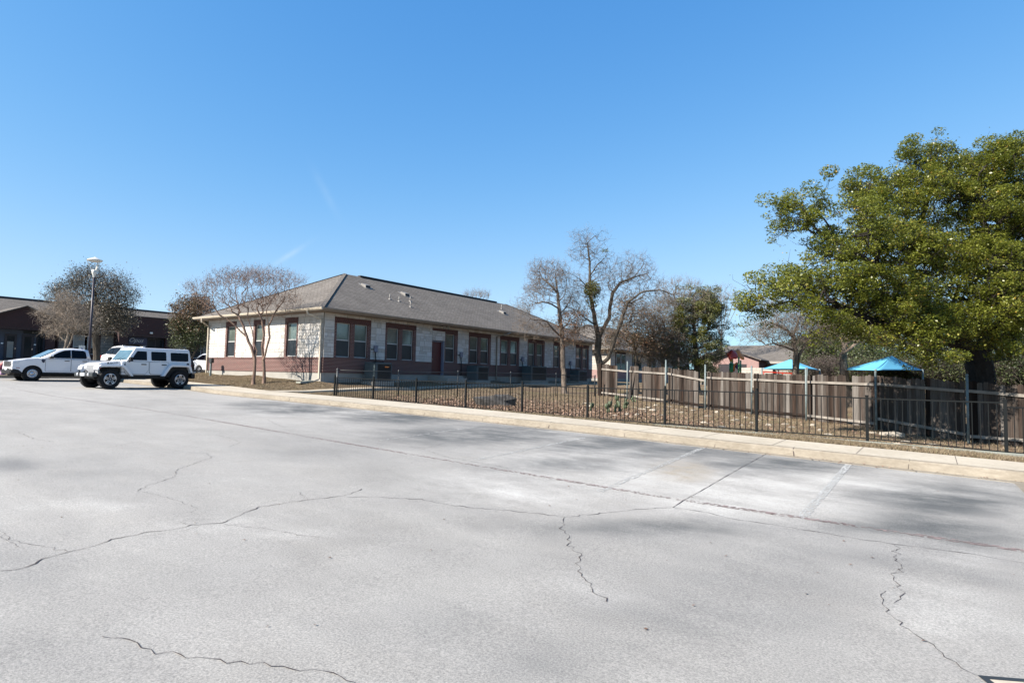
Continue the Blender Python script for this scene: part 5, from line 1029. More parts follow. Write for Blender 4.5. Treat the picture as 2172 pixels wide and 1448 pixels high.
# ================================================================ LEFT RETAIL BUILDING (facade faces +X)
GX = -66.26; t = thing('shop_building', 'long dark red brick shop building with a gabled entrance bay and grey shingle roof', 'building', (GX, 17, .5)); G = t; FL = .5
def gb(name, mat, *boxes, **k):
    mb = MB()
    for b_ in boxes: mb.box(*b_)
    return mb.build(name, mat, k.get('parent', G), world=True, bevel=k.get('bevel', 0))
WX = GX-1.3   # main wall plane
gb('wall', 'dark_stone', (WX-.3,20.1,FL+.75,WX,25.0,3.6), (WX-.3,30.6,FL+.75,WX,60,3.6)); gb('brick_base', 'dark_brick', (WX-.3,20.1,-.2,WX+.03,25.0,FL+.75), (WX-.3,30.6,-.2,WX+.03,60,FL+.75)); gb('side_wall', 'dark_brick', (-84,60,-.2,WX,60.3,3.6), (-84,-2,-.2,-83.7,60,3.6), (WX-.3,-2,-.2,WX,14,3.6))
mb = MB(); rz_ = 6.6; e_ = WX+.6
mb.add([(e_,-4,3.62),(e_,61,3.62),(-85,61,3.62),(-85,-4,3.62),(-75.5,-4,rz_+.2),(-75.5,52,rz_+.2)], [(0,1,5,4),(1,2,5),(2,3,4,5),(3,0,4),(0,3,2,1)]); RG = mb.build('roof', 'shingles', G, world=True)
gb('ridge_vent', 'ridge_dark', (-75.7,-3,rz_+.15,-75.3,46,rz_+.32), parent=RG); gb('gutter', 'ridge_dark', (e_,-4,3.48,e_+.12,61,3.63))
# gabled bay
c_, hwid, ez, az_ = 17.45, 3.9, 3.75, 5.45; y0, y1 = c_-hwid, c_+hwid; oy0, oy1 = 13.9, 19.05
mb = MB(); mb.prism([(y0+.0,3.45),(y1,3.45),(y1,ez-.05),(c_,az_-.12),(y0,ez-.05)], 'x', GX-.3, GX); mb.build('gable', 'dark_brick', G, world=True)
gb('brick_pier', 'dark_brick', (GX-.3,oy1,-.2,GX,y1-1.6,3.27), (GX-.3,y0,-.2,GX,oy0-.25,3.27)); gb('brick_pier', 'dark_brick', (GX-1.3,20.0,-.2,GX-.301,20.12,3.6))
gb('brick_lintel', 'dark_soldier_brick', (GX-.3,oy0-.25,3.27,GX+.02,y1-1.6,3.449))
mb = MB(); k_ = (az_-ez)/hwid
for s in (-1, 1):
    mb = MB(); mb.prism([(c_, az_), (c_+s*(hwid+.35), az_-(hwid+.35)*k_), (c_+s*(hwid+.35), az_-(hwid+.35)*k_-.07), (c_, az_-.07)], 'x', GX-7, GX+.3); mb.build('gable_roof', 'shingles', G, world=True)
    mb = MB(); mb.prism([(c_, az_-.075), (c_+s*(hwid+.3), az_-(hwid+.3)*k_-.075), (c_+s*(hwid+.3), az_-(hwid+.3)*k_-.27), (c_, az_-.27)], 'x', GX-.001, GX+.06); mb.build('verge', 'dark_soldier_brick', G, world=True)
# recessed shop front 1
SX = GX-1.0; gb('shop_front', 'store_blue', (SX-.1,oy0-.3,FL,SX,oy1+.5,3.27)); gb('soffit', 'frame_dark', (SX,oy0-.3,3.271,GX-.3,oy1+.5,3.29))
def Yof(px, py, X): return onX(px, py, X)[1]
for (a, b) in ((Yof(8,740,SX), Yof(34,740,SX)), (Yof(45,740,SX), Yof(70,740,SX))):
    d_ = gb('door', 'frame_dark', (SX,a,FL,SX+.06,b,2.88)); w_ = b-a; gb('door_glass', 'shop_glass', (SX+.06,a+w_*.2,FL+.2,SX+.07,b-w_*.2,2.7), parent=d_)
    if a < Yof(40,740,SX): gb('blind', 'blind', (SX+.07,a+w_*.22,FL+.25,SX+.075,b-w_*.26,2.2), parent=d_)
    gb('handle', 'chrome', (SX+.06,b-w_*.14,FL+1.0,SX+.1,b-w_*.08,FL+1.15), parent=d_)
a, b = Yof(76,735,SX), Yof(90,735,SX); d_ = gb('shop_window', 'frame_dark', (SX,a,FL,SX+.05,b,2.88)); gb('glass', 'shop_glass', (SX+.05,a+.08,FL+.2,SX+.055,(a+b)/2,2.8), (SX+.05,(a+b)/2+.04,FL+.2,SX+.055,b-.06,2.8), parent=d_)
a, b = Yof(49,708,SX), Yof(90,708,SX); d_ = gb('transom_window', 'frame_dark', (SX,a,2.95,SX+.05,b,3.25)); gb('glass', 'shop_glass', (SX+.05,a+.03,2.97,SX+.055,b-.3,3.23), parent=d_)
def MX(x, y, z): return Matrix(((0,0,1,x),(1,0,0,y),(0,1,0,z),(0,0,0,1)))
text('lettering', 'SUITE', 'blind', d_, MX(SX+.06-GX, a+.95-17, 3.1-.5), .26)
for px in (4, 74): y = Yof(px, 731, SX); gb('unit_plate', 'sign_white', (SX+.001,y-.08,1.95,SX+.02,y+.08,2.05))
# windows of the stone part
for px0, px1 in ((154,178),(184,206)):
    a, b = Yof(px0,735,WX), Yof(px1,735,WX); s_ = gb('window_surround', 'dark_brick', (WX+.001,a-.25,FL+.75,WX+.04,b+.25,3.3)); f_ = gb('window', 'window_frame', (WX+.04,a,FL+.8,WX+.07,b,3.15)); gb('pane', 'shop_glass', (WX+.07,a+.06,FL+.86,WX+.075,b-.06,1.95), parent=f_); gb('pane', 'blind', (WX+.07,a+.06,2.02,WX+.075,b-.06,3.09), parent=f_)
for ya_ in (32.5, 34.6, 38, 40.1, 44, 46.1): gb('window_surround', 'dark_brick', (WX+.001,ya_-.2,FL+.75,WX+.04,ya_+1.5,3.3)); f_ = gb('window', 'window_frame', (WX+.04,ya_,FL+.8,WX+.07,ya_+1.3,3.15)); gb('pane', 'shop_glass', (WX+.07,ya_+.06,FL+.86,WX+.075,ya_+1.24,3.09), parent=f_)
# second brick bay with a flat parapet
b0_, b1_ = 25.0, 30.6; o0, o1 = Yof(272,720,GX), Yof(352,720,GX)
gb('brick_bay', 'dark_brick', (GX-.3,b0_,3.5,GX,b1_,5.3), (GX-.3,b0_,-.2,GX,o0,3.27), (GX-.3,o1,-.2,GX,b1_,3.27), (GX-.3,b0_,3.27,GX,o0,3.5), (GX-.3,o1,3.27,GX,b1_,3.5), (WX,b0_,-.2,GX-.301,b0_+.3,5.3), (WX,b1_-.3,-.2,GX-.301,b1_,5.3))
gb('brick_lintel', 'dark_soldier_brick', (GX-.3,o0,3.27,GX+.02,o1,3.499)); gb('parapet_cap', 'ridge_dark', (GX-.35,b0_-.05,5.3,GX+.06,b1_+.05,5.38))
SX2 = GX-.7; gb('shop_front', 'store_blue', (SX2-.1,o0-.1,FL,SX2,o1+.1,3.27)); gb('bay_roof', 'ridge_dark', (WX-4,b0_+.3,5.1,GX-.35,b1_-.3,5.2))
a, b = Yof(312,740,SX2), Yof(343,740,SX2); f_ = gb('shop_window', 'frame_dark', (SX2,a,FL,SX2+.05,b,3.2)); gb('glass', 'shop_glass', (SX2+.05,a+.06,FL+.1,SX2+.055,(a+b)/2,3.1), (SX2+.05,(a+b)/2+.06,FL+.1,SX2+.055,b-.06,3.1), parent=f_)
a, b = Yof(278,740,SX2), Yof(298,740,SX2); f_ = gb('door', 'frame_dark', (SX2,a,FL,SX2+.05,b,2.7)); gb('door_glass', 'shop_glass', (SX2+.05,a+.2,FL+.2,SX2+.055,b-.2,2.5), parent=f_)
a, b = Yof(273,720,GX-.3), Yof(312,720,GX-.3); sg_ = gb('shop_sign', 'sign_navy', (GX-.36,a,2.5,GX-.3,b,3.22)); text('lettering', 'Opus', 'pipe_grey', sg_, MX(.005-.3, (a+b)/2-17-.2, 2.9-.5), .62, font_shear=.45)
p = onX(320, 706, GX); gb('flood_light', 'lamp_white', (GX+.001,p[1]-.12,p[2]-.1,GX+.2,p[1]+.12,p[2]+.08), bevel=.03)
gb('walkway', 'concrete', (GX-1.3,-2,-.2,GX+1.6,60,FL-.005)) ; gb('walkway', 'curb_concrete', (GX+1.6,-2,-.2,GX+1.75,60,FL-.01))
# ================================================================ SECOND BUILDING behind the bare oaks
c2 = at(1296,790,66); X2, Y2 = c2[0], c2[1]; t = thing('neighbour_building', 'matching limestone and brick building behind the bare oaks with one sunlit wall', 'building', (X2, Y2, 0)); N_ = t
zb2, zs2, ze2 = -.15, 1.0, 3.25; Wd = 13; Ln = 26
def nb(name, mat, *bs, **k):
    mb = MB()
    for b_ in bs: mb.box(*b_)
    return mb.build(name, mat, k.get('parent', N_), world=True)
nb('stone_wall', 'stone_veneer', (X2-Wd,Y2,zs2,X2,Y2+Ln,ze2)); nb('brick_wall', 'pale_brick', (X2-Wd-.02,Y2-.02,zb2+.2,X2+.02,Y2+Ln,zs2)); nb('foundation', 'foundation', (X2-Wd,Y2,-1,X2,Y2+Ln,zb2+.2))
mb = MB(); o_ = .7; rzz = 6.9; hx_ = (Wd+2*o_)/2; mb.add([(X2-Wd-o_,Y2-o_,ze2+.1),(X2+o_,Y2-o_,ze2+.1),(X2+o_,Y2+Ln,ze2+.1),(X2-Wd-o_,Y2+Ln,ze2+.1),(X2-Wd/2,Y2-o_+hx_,rzz),(X2-Wd/2,Y2+Ln-hx_,rzz)], [(0,1,4),(1,2,5,4),(2,3,5),(3,0,4,5),(0,3,2,1)]); mb.build('roof', 'shingles', N_, world=True)
nb('gutter', 'gutter_metal', (X2-Wd-o_,Y2-o_-.1,ze2-.02,X2+o_,Y2-o_,ze2+.12), (X2+o_,Y2-o_-.1,ze2-.02,X2+o_+.1,Y2+Ln,ze2+.12)); nb('downspout', 'trim_cream', (X2-.15,Y2-.12,-.3,X2-.04,Y2-.03,ze2-.02))
for k in range(5):
    yy = Y2+1.2+k*4.6; nb('window_surround', 'dark_brick', (X2+.001,yy-.15,zs2,X2+.03,yy+2.6,3.1))
    for q in (0, 1.3): f_ = nb('window', 'window_frame', (X2+.03,yy+q,zs2+.05,X2+.06,yy+q+1.1,2.85)); nb('pane', 'shop_glass', (X2+.06,yy+q+.06,zs2+.1,X2+.065,yy+q+1.04,2.79), parent=f_)
# ================================================================ THIRD BUILDING behind the playground
D3 = 62.; a3 = at(1527,810,D3); b3 = at(1592,810,D3); t = thing('school_building', 'brick building with a front gable and pale grey roof behind the playground', 'building', (a3+b3)/2); S_ = t
ux = (b3-a3)[:2]; ux = ux/np.linalg.norm(ux); uy = np.array([-ux[1], ux[0]])
ux = np.array([1.,0.]) ; uy = np.array([0,1.])
def W3(u, v, z): q = (a3+b3)[:2]/2+ux*u+uy*v; return (q[0], q[1], z)
def sb(name, mat, *bs, **k):
    mb = MB()
    for (u0, v0, z0, u1, v1, z1) in bs: A_ = W3(u0, v0, z0); B_ = W3(u1, v1, z1); mb.box(*A_, *B_)
    return mb.build(name, mat, k.get('parent', S_), world=True)
pz = lambda px, py, d=D3: at(px, py, d)[2]
hw3 = 2.35; apex, eav = pz(1562,745), pz(1592,762)
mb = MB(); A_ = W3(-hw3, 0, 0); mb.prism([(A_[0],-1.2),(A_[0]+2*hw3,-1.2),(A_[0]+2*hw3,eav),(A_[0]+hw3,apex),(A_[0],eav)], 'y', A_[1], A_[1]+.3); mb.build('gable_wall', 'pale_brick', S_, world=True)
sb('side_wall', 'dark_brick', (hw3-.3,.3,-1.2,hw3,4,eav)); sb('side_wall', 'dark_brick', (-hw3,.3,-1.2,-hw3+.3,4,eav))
sb('opening', 'frame_dark', (-1.75,-.02,pz(1560,790)-1.6,1.15,-.001,pz(1560,772)))
sb('low_wall', 'stone_veneer', (1.0,-2.5,-1.2,4.2,-2.3,pz(1580,781)))
mb = MB(); ex = hw3+.3
for s in (-1, 1): mb = MB(); mb.prism([(W3(0,0,0)[0], apex+.1), (W3(s*ex,0,0)[0], eav-.05), (W3(s*ex,0,0)[0], eav-.15), (W3(0,0,0)[0], apex)], 'y', A_[1]-.35, A_[1]+7); mb.build('gable_roof', 'shingles', S_, world=True)
rt, re = pz(1580,732,70), pz(1620,767,D3+3); mb = MB(); P0, P1 = W3(-6,3.2,re), W3(14,3.2,re); P2, P3 = W3(12,9.5,rt), W3(-3.5,9.5,rt); P4, P5 = W3(14,16,re), W3(-6,16,re)
mb.add([P0, P1, P2, P3, P4, P5], [(0,1,2,3),(2,4,5,3),(1,4,2),(0,3,5)]); mb.build('roof', 'shingles', S_, world=True)
sb('front_wall', 'dark_stone', (-5.5,3.7,-1.2,13.5,4,re-.02)); sb('fascia', 'foundation', (-6,3.15,re-.25,14,3.25,re))
for u in (3.6, 6.2, 8.8): f_ = sb('window', 'dark_brick', (u-.2,3.6,-.2,u+1.8,3.69,1.9)); sb('pane', 'blind', (u,3.55,0,u+1.6,3.6,1.7), parent=f_)
# ================================================================ SHADE CANOPIES AND PLAYGROUND
def canopy(label, cs, apex_, N):
    """cs: three or four corner points"""
    t = thing('shade_canopy', label, 'shade canopy', (cs[0][0], cs[0][1], gz(cs[0][0], cs[0][1])), group=None)
    mb = MB(); n = 8; ap_ = np.array(apex_)
    for i in range(4):
        a, b = np.array(cs[i]), np.array(cs[(i+1)%4]); rows = []
        for r in range(n+1):
            v = r/n; row = []
            for c in range(n+1):
                u = c/n; p = (a+(b-a)*u)*(1-v)+ap_*v; p[2] -= .03*math.sin(math.pi*v)*np.linalg.norm(a-ap_)*.35; inn_ = (ap_-p)*(math.sin(math.pi*u)*.04*(1-v)); row.append(p+inn_*np.array([1,1,.3]))
            rows.append(row)
        b0 = [q for r in rows for q in r]; mb.add(b0, [(r*(n+1)+c, r*(n+1)+c+1, (r+1)*(n+1)+c+1, (r+1)*(n+1)+c) for r in range(n) for c in range(n)], smooth=True)
    o = mb.build('canopy_fabric', 'teal_fabric', t, world=True, uv=False); md = o.modifiers.new('thickness', 'SOLIDIFY'); md.thickness = .012
    for c in cs: mb = MB(); g = gz(c[0], c[1]); mb.tube([(c[0], c[1], g-.2), (c[0], c[1], c[2]+.06)], .05, 10); mb.build('post', 'galvanised', t, world=True, uv=False)
def square(nr, lf_, rt_):
    nr, lf_, rt_ = map(np.array, (nr, lf_, rt_)); return [nr, rt_, lf_+rt_-nr, lf_]
c1 = square(at(1711.5,781.3,33), at(1616,781.8,37.6), at(1738.5,784.5,37.0)); canopy('blue pyramid shade canopy left, seen behind the thin twin tree trunk', c1, at(1677,761.5,36), 0)
c2_ = square(at(1857,785,27), at(1784,784,31.5), at(1957,785,31.5)); canopy('blue pyramid shade canopy right, partly under the big oak foliage', c2_, at(1891,754,30.5), 1)
t = thing('play_structure', 'green, red and orange playground tower with two small leaf shaped roofs', 'playground tower', (*at(1560,790,46)[:2], gz(*at(1560,790,46)[:2]))); D5 = 46.
def pl(px, py, d=D5): return at(px, py, d)
gzz = t.location.z
for nm, px, yt, d in (('post',1553.5,757,46),('post',1567,757,45),('post',1550,763,47.5),('post',1571,764,47.5)):
    a, b = pl(px, yt, d), pl(px, 800, d); mb = MB(); mb.tube([(b[0], b[1], gzz), (a[0], a[1], a[2])], .06, 10); mb.build(nm, 'play_green', t, world=True, uv=False)
def leafroof(px0, px1, pyc, d, mat, dy):
    a, b = pl(px0, pyc+6, d), pl(px1, pyc+6, d); c = (a+b)/2; ux_ = (b-a)/np.linalg.norm(b-a); uy_ = np.cross([0,0,1], ux_); L = np.linalg.norm(b-a)/2*1.15; mb = MB(); vs = []; nn_ = 10
    for i in range(nn_+1):
        for j in range(nn_+1):
            u, v = -1+2*i/nn_, -1+2*j/nn_; z = .34*(1-u*u)*(1-v*v)+.10*math.cos(u*6)*.3+.3*v; sc_ = 1-.15*abs(v*u); vs.append(c+ux_*u*L*sc_+uy_*v*L*.9*sc_+np.array([0,0,z+dy*u]))
    mb.add(vs, [(i*(nn_+1)+j, (i+1)*(nn_+1)+j, (i+1)*(nn_+1)+j+1, i*(nn_+1)+j+1) for i in range(nn_) for j in range(nn_)], smooth=True); o = mb.build('roof', mat, t, world=True, uv=False); md = o.modifiers.new('th', 'SOLIDIFY'); md.thickness = .05
leafroof(1543.5, 1562, 747, 45.2, 'play_red', .08); leafroof(1558, 1576, 746, 46, 'play_orange', -.1)
mb = MB(); a, b = pl(1553,792), pl(1572,792); mb.bar(a, b, 1.2, .1); mb.build('deck', 'play_red', t, world=True); mb = MB(); a, b = pl(1556,775), pl(1568,772); mb.tube([pl(1556,787), pl(1557,775), pl(1562,770), pl(1567,775), pl(1568,787)], .09, 8); mb.build('arch_panel', 'play_orange', t, world=True, uv=False)
mb = MB(); c = pl(1562,776); mb.add([c+[0,-.06,0]]+[c+np.array([math.cos(k*math.pi/5)*r_, -.05, math.sin(k*math.pi/5)*r_]) for k in range(10) for r_ in [(.34 if k % 2 == 0 else .15)]], [(0, 1+k, 1+(k+1)%10) for k in range(10)]); mb.build('star_panel', 'play_purple', t, world=True, uv=False)
mb = MB(); mb.tube([pl(1551,770), pl(1551,800)], .16, 10); mb.build('climber', 'play_green', t, world=True, uv=False); mb = MB(); mb.tube([pl(1550.5,766), pl(1551,760)], [.14,.05], 10); mb.build('topper', 'play_yellow', t, world=True, uv=False)
# red table top rail seen between canopy and planks
p = at(1640,789,34); q = at(1682,792,34); t = thing('red_rail', 'thin red rail just above the planks under the left canopy', 'rail', (p[0], p[1], gz(p[0], p[1]))); mb = MB(); mb.bar(at(1618,788,34), q, .06, .07); mb.build('rail', 'play_red', t, world=True)
for x in (1620, 1660, 1681): a_ = at(x, 790, 34); mb = MB(); mb.box(a_[0]-.03, a_[1]-.03, gz(a_[0], a_[1]), a_[0]+.03, a_[1]+.03, a_[2]); mb.build('support', 'play_red', t, world=True)
# ================================================================ TREES
def sample(blobs, n, D, zmin=None):
    """blobs: (px,py,rx,ry,depth,depth_radius[,weight]) ellipsoids -> n points"""
    W_ = np.array([b[2]*b[3]*b[5]*(b[6] if len(b) > 6 else 1) for b in blobs]); W_ = W_/W_.sum(); out = []
    for b, k in zip(blobs, rng.multinomial(n, W_)):
        q = rng.normal(size=(k, 3)); q /= np.linalg.norm(q, axis=1)[:, None]+1e-9; q *= (rng.random(k)**.42)[:, None]
        px, py, d = b[0]+q[:, 0]*b[2], b[1]+q[:, 1]*b[3], b[4]+q[:, 2]*b[5]
        out.append((F[None]+CR[None]*((px-PW/2)/FPX)[:, None]-CU[None]*((py-PH/2)/FPX)[:, None])*d[:, None])
    return np.concatenate(out)
def skeleton(stems, pts, bf=.3, step=.35, jit=.05, curl=.35, grav=0.):
    """stems: list of polylines (world); returns nodes, parent"""
    N = []; Pn = []; L = []
    def addseg(i, q, start_dir=None):
        p = N[i]; v = q-p; d = np.linalg.norm(v)
        if d < 1e-3: return i
        n = max(1, int(d/step)); par = i
        pd = N[i]-N[Pn[i]] if Pn[i] >= 0 else np.array([0,0,1.]); pd = pd/(np.linalg.norm(pd)+1e-9); c = p+pd*d*curl+v*.15
        for k in range(1, n+1):
            t_ = k/n; b = (1-t_)**2*p+2*t_*(1-t_)*c+t_*t_*q
            if k < n: b = b+rng.normal(0, jit*min(1, d), 3)*.6
            N.append(b); Pn.append(par); L.append(L[par]+np.linalg.norm(b-N[par])); par = len(N)-1
        return par
    root = np.array(stems[0][0]); N.append(root); Pn.append(-1); L.append(0.)
    for s in stems:
        dd = [np.linalg.norm(n-s[0]) for n in N]; i = int(np.argmin(dd))
        for q in s[(1 if i == 0 and dd[0] < .01 else 0):]:
            q = np.array(q, float); v = q-N[i]; n = max(1, int(np.linalg.norm(v)/step)); b0 = N[i]
            for k in range(1, n+1): N.append(b0+v*k/n+rng.normal(0, .012, 3)*(k < n)); Pn.append(i); L.append(L[i]+np.linalg.norm(N[-1]-N[i])); i = len(N)-1
    c0 = np.mean([s[-1] for s in stems], 0); order = np.argsort([min(np.linalg.norm(p-n) for n in N[::4]) for p in pts])
    def mk():
        kd = kdtree.KDTree(len(N))
        for i, n in enumerate(N): kd.insert(n, i)
        kd.balance(); return kd, len(N)
    kd, m = mk()
    for cnt, oi in enumerate(order):
        p = pts[oi]; best = None
        for co, i, d in kd.find_n(p, 14):
            c = d+bf*L[i]
            if best is None or c < best[0]: best = (c, i)
        for i in range(m, len(N)):
            d = math.dist(N[i], p); c = d+bf*L[i]
            if c < best[0]: best = (c, i)
        addseg(best[1], p)
        if len(N)-m > 60: kd, m = mk()
    return np.array(N), np.array(Pn)
def radii(N, Pn, rt, R):
    ch = np.zeros(len(N)); kids = np.bincount(Pn[Pn >= 0], minlength=len(N)); tips = kids == 0; nt_ = max(2, tips.sum()); e = math.log(nt_)/math.log(R/rt)
    acc = np.where(tips, 1., 0.)
    for i in range(len(N)-1, 0, -1):
        acc[Pn[i]] += acc[i]
    return rt*np.maximum(acc, 1)**(1/e)
def frusta(A, B, ra, rb, n):
    d = B-A; L = np.linalg.norm(d, axis=1)[:, None]+1e-9; d = d/L; A = A-d*np.minimum(ra[:, None]*.35, L*.3); ref = np.where(np.abs(d[:, 2:3]) < .9, np.array([[0,0,1.]]), np.array([[1.,0,0]]))
    u = np.cross(d, ref); u /= np.linalg.norm(u, axis=1)[:, None]; v = np.cross(d, u); a = np.arange(n)*2*math.pi/n; cs = np.cos(a)[None, :, None]; sn = np.sin(a)[None, :, None]
    ring = cs*u[:, None, :]+sn*v[:, None, :]; P0 = A[:, None, :]+ring*ra[:, None, None]; P1 = B[:, None, :]+ring*rb[:, None, None]; P0n, P1n = np.roll(P0, -1, 1), np.roll(P1, -1, 1)
    return np.stack([P0, P0n, P1n, P1], 2).reshape(-1, 4, 3)
def tubes(name, N, Pn, r, mat, parent, org, lo=0, hi=99, rfull=None):
    """connected tubes: shared rings so limbs read as one surface"""
    idx = np.arange(1, len(N)); par = Pn[1:]; rr = r[idx]
    out = []
    for a, b, n in ((0, .012, 3), (.012, .04, 4), (.04, 9, 9)):
        k = (rr >= max(a, lo)) & (rr < min(b, hi))
        if k.any(): out.append(frusta(N[par[k]], N[idx[k]], np.minimum((r if rfull is None else rfull)[par[k]], rr[k]*1.35), rr[k], n))
    if not out: return None
    V = np.concatenate(out)-org; return quadmesh(name, V, np.zeros(len(V)), mat, parent)
def twigs(N, sel, n, ln, r, up=.2):
    i = rng.choice(sel, n); A = N[i]; d = rng.normal(size=(n, 3)); d[:, 2] += up*2; d /= np.linalg.norm(d, axis=1)[:, None]; L = ln*rng.uniform(.4, 1.3, n)[:, None]
    B = A+d*L; d2 = d+rng.normal(0, .5, (n, 3)); C = B+d2*L*.5; return frusta(np.concatenate([A, B]), np.concatenate([B, C]), np.full(2*n, r), np.concatenate([np.full(n, r*.8), np.full(n, r*.4)]), 3), np.concatenate([B, C])
def tree(name, label, cat, stems, blobs, npts, R, bark_, rt=.005, ntw=0, twl=.3, twr=.0035, leaves=None, group=None, bf=.3, step=.35, extra=None, curl=.35, up=.2, flare=True, jit=.05, trunkmat=None):
    """leaves: (mat, count, size, spread, up, selector) list"""
    steMS_ = [[np.array(p, float) for p in s] for s in stems]; org = stems[0][0].copy()
    pts = sample(blobs, npts, 0) if npts else np.zeros((0, 3)); zg = org[2]; pts = pts[pts[:, 2] > zg+.4]
    N, Pn = skeleton(stems, pts, bf, step, jit=jit, curl=curl); r = radii(N, Pn, rt, R)
    if flare: hgt = N[:, 2]-zg; r = r*(1+.55*np.exp(-np.maximum(hgt, 0)/.25)*(r > R*.5))
    t = thing(name, label, cat, org, group=group)
    tk = np.zeros(len(N), bool); tk[0] = True
    for i in range(1, len(N)): tk[i] = tk[Pn[i]] and r[i] >= R*.3
    tubes('trunk', N, Pn, np.where(tk, r, -1), trunkmat or bark_, t, org, lo=1e-6, rfull=r); tubes('branches', N, Pn, np.where(tk, -1, r), trunkmat or bark_, t, org, lo=1e-6, rfull=r)
    small = np.where(r < rt*2.6)[0]
    T = None
    if ntw: V, T = twigs(N, small, ntw, twl, twr, up); quadmesh('twigs', V-org, np.zeros(len(V)), bark_, t)
    src = N[small] if T is None else np.concatenate([N[small], T])
    for nm, mat, cnt, sz, spread, lup, filt in (leaves or []):
        if isinstance(spread, tuple):      # leaf pads: flattened clumps with hollow dark middles
            npad, rp = spread; cc = src[rng.integers(0, len(src), npad)]; rad = rp*rng.uniform(.55, 1.25, npad); j = rng.choice(npad, cnt, p=rad**2/(rad**2).sum())
            q = rng.normal(size=(cnt, 3)); q /= np.linalg.norm(q, axis=1)[:, None]; q *= (rng.uniform(.35, 1, cnt)**.5)[:, None]; C = cc[j]+q*rad[j][:, None]*np.array([1, 1, .6])
            tone = np.clip(rng.normal(.45, .13, npad), .1, .85)[j]; V = leafquads(C, sz, lup); quadmesh(nm, V-org, np.clip(tone+rng.normal(0, .17, cnt)+(rng.random(cnt) < .006)*.5, 0, 1), mat, t); continue
        S = src if filt is None else src[filt(src)]
        if len(S) == 0: continue
        C = S[rng.integers(0, len(S), cnt)]+rng.normal(0, spread, (cnt, 3)); V = leafquads(C, sz, lup); rn = np.clip(rng.random(cnt)*.75+.25*rng.random(), 0, 1)
        quadmesh(nm, V-org, np.clip(rng.beta(2, 2.2, cnt)+rng.normal(0, .05), 0, 1), mat, t)
    if extra: extra(t, org, N, r)
    return t
def ppx(S): d = S@F; return PW/2+FPX*(S@CR)/d, PH/2-FPX*(S@CU)/d
def clump(t, org, px, py, rx, ry, d, n, sz, mat='mistletoe_leaf', name='mistletoe'):
    q = rng.normal(size=(n, 3)); q /= np.linalg.norm(q, axis=1)[:, None]; q *= (rng.random(n)**.35)[:, None]; c = at(px, py, d); s = d/FPX; C = c+CR*q[:, :1]*rx*s+CU*q[:, 1:2]*ry*s+F*q[:, 2:]*rx*s
    quadmesh(name, leafquads(C, sz, .3)-org, rng.random(n), mat, t)
def gr(px, py, d): p = at(px, py, d); p[2] = gz(p[0], p[1])-.05; return p
# ---- 1: big live oak at the right
D = 21
base = gr(2085, 812, 21)
st = [[base, at(2082,800,21), at(2075,765,21), at(2062,738,21)], [at(2075,765,21), at(2092,722,21), at(2125,690,20.5), at(2150,655,20), at(2140,600,19.5), at(2105,540,19.5), at(2080,450,20)],
      [at(2062,738,21), at(2020,700,20), at(1960,650,19), at(1900,600,18.5), at(1850,560,18.2), at(1790,520,18), at(1735,490,18), at(1700,450,18)], [at(1960,650,19), at(1930,560,19.5), at(1950,480,20), at(1975,400,20.5), at(1985,330,20.5)],
      [at(2062,738,21), at(1990,720,19), at(1920,700,18), at(1850,680,17.5), at(1780,650,17.5), at(1700,650,18)], [at(2075,765,21), at(2140,760,22.5), at(2160,700,23.5), at(2180,600,24)], [at(2125,690,20.5), at(2220,600,20), at(2300,480,20)],
      [at(2125,695,20.6), at(2122,720,20.4), at(2112,760,20.4), at(2108,800,20.6)]]
ob = [(1695,452,62,44,18,1.0),(1745,425,28,32,18.2,.8),(1647,497,28,22,18,.6,.5),(1857,421,76,56,19,1.5),(1968,330,66,30,20.5,1.2),(2005,306,30,20,20.5,.8,1.2),(1915,345,38,22,20.3,.8),(2122,358,75,45,20.5,1.8),(2060,345,40,26,20.6,1),(1995,410,85,70,20,1.8),(2120,450,90,80,20,2.2),(1797,520,95,42,18.2,1.3),(1740,545,60,25,17.8,.8,.7),(1968,530,105,60,19,1.8),
      (2120,570,95,80,19,2.2),(1780,640,80,70,17.5,1.2),(1934,648,95,70,17.6,1.5),(1850,600,80,60,18,1.5),(1626,628,80,36,18,.9),(1580,650,40,28,18,.7,.8),(1690,610,60,40,18,.9),(1600,680,26,26,18,.6,.5),(1745,700,38,36,17.2,.8,.8),(1990,745,52,34,16.6,.8,1.2),(2135,328,70,34,20.5,1.5),(2150,745,40,26,18,.8,.8),(1945,735,60,28,16.8,.7),(2067,640,90,52,18.3,1.4),(2160,640,60,60,18,1.4),
      (2092,312,20,10,21,.5,.6),(2155,318,36,20,20.5,.9),(2230,500,110,160,21,3,.7),(2330,480,90,150,20,2.4,.3),(2000,560,200,140,23.5,1.5,.35),(1880,720,60,22,17,.7,.6),(1830,740-10,40,18,17.5,.7,.3),
      (1880,500,70,50,19,1.5),(2060,395,60,50,20.5,1.5),(1900,395,50,36,19.8,1.1),(1835,398,40,18,19.4,.8),(2100,700,75,40,18.2,1.1),(2000,695,90,40,17.5,1.1),(2150,720,50,50,19,1.2,.8),(1850,690,70,30,17.3,.9),(1700,600,120,70,15.5,.8,.14),(1850,480,120,70,15.5,1,.14)]
tree('live_oak', 'huge spreading live oak with dense green foliage rising behind the plank fence at the right', 'tree', st, ob, 4200, .42, 'bark_shaded', rt=.008, ntw=7000, twl=.3, twr=.005, bf=.16, step=.3,
     leaves=[('foliage', 'live_oak_leaf', 370000, .068, (2700, .29), .75, None), ('loose_foliage', 'live_oak_leaf', 22000, .075, .1, .5, None)])
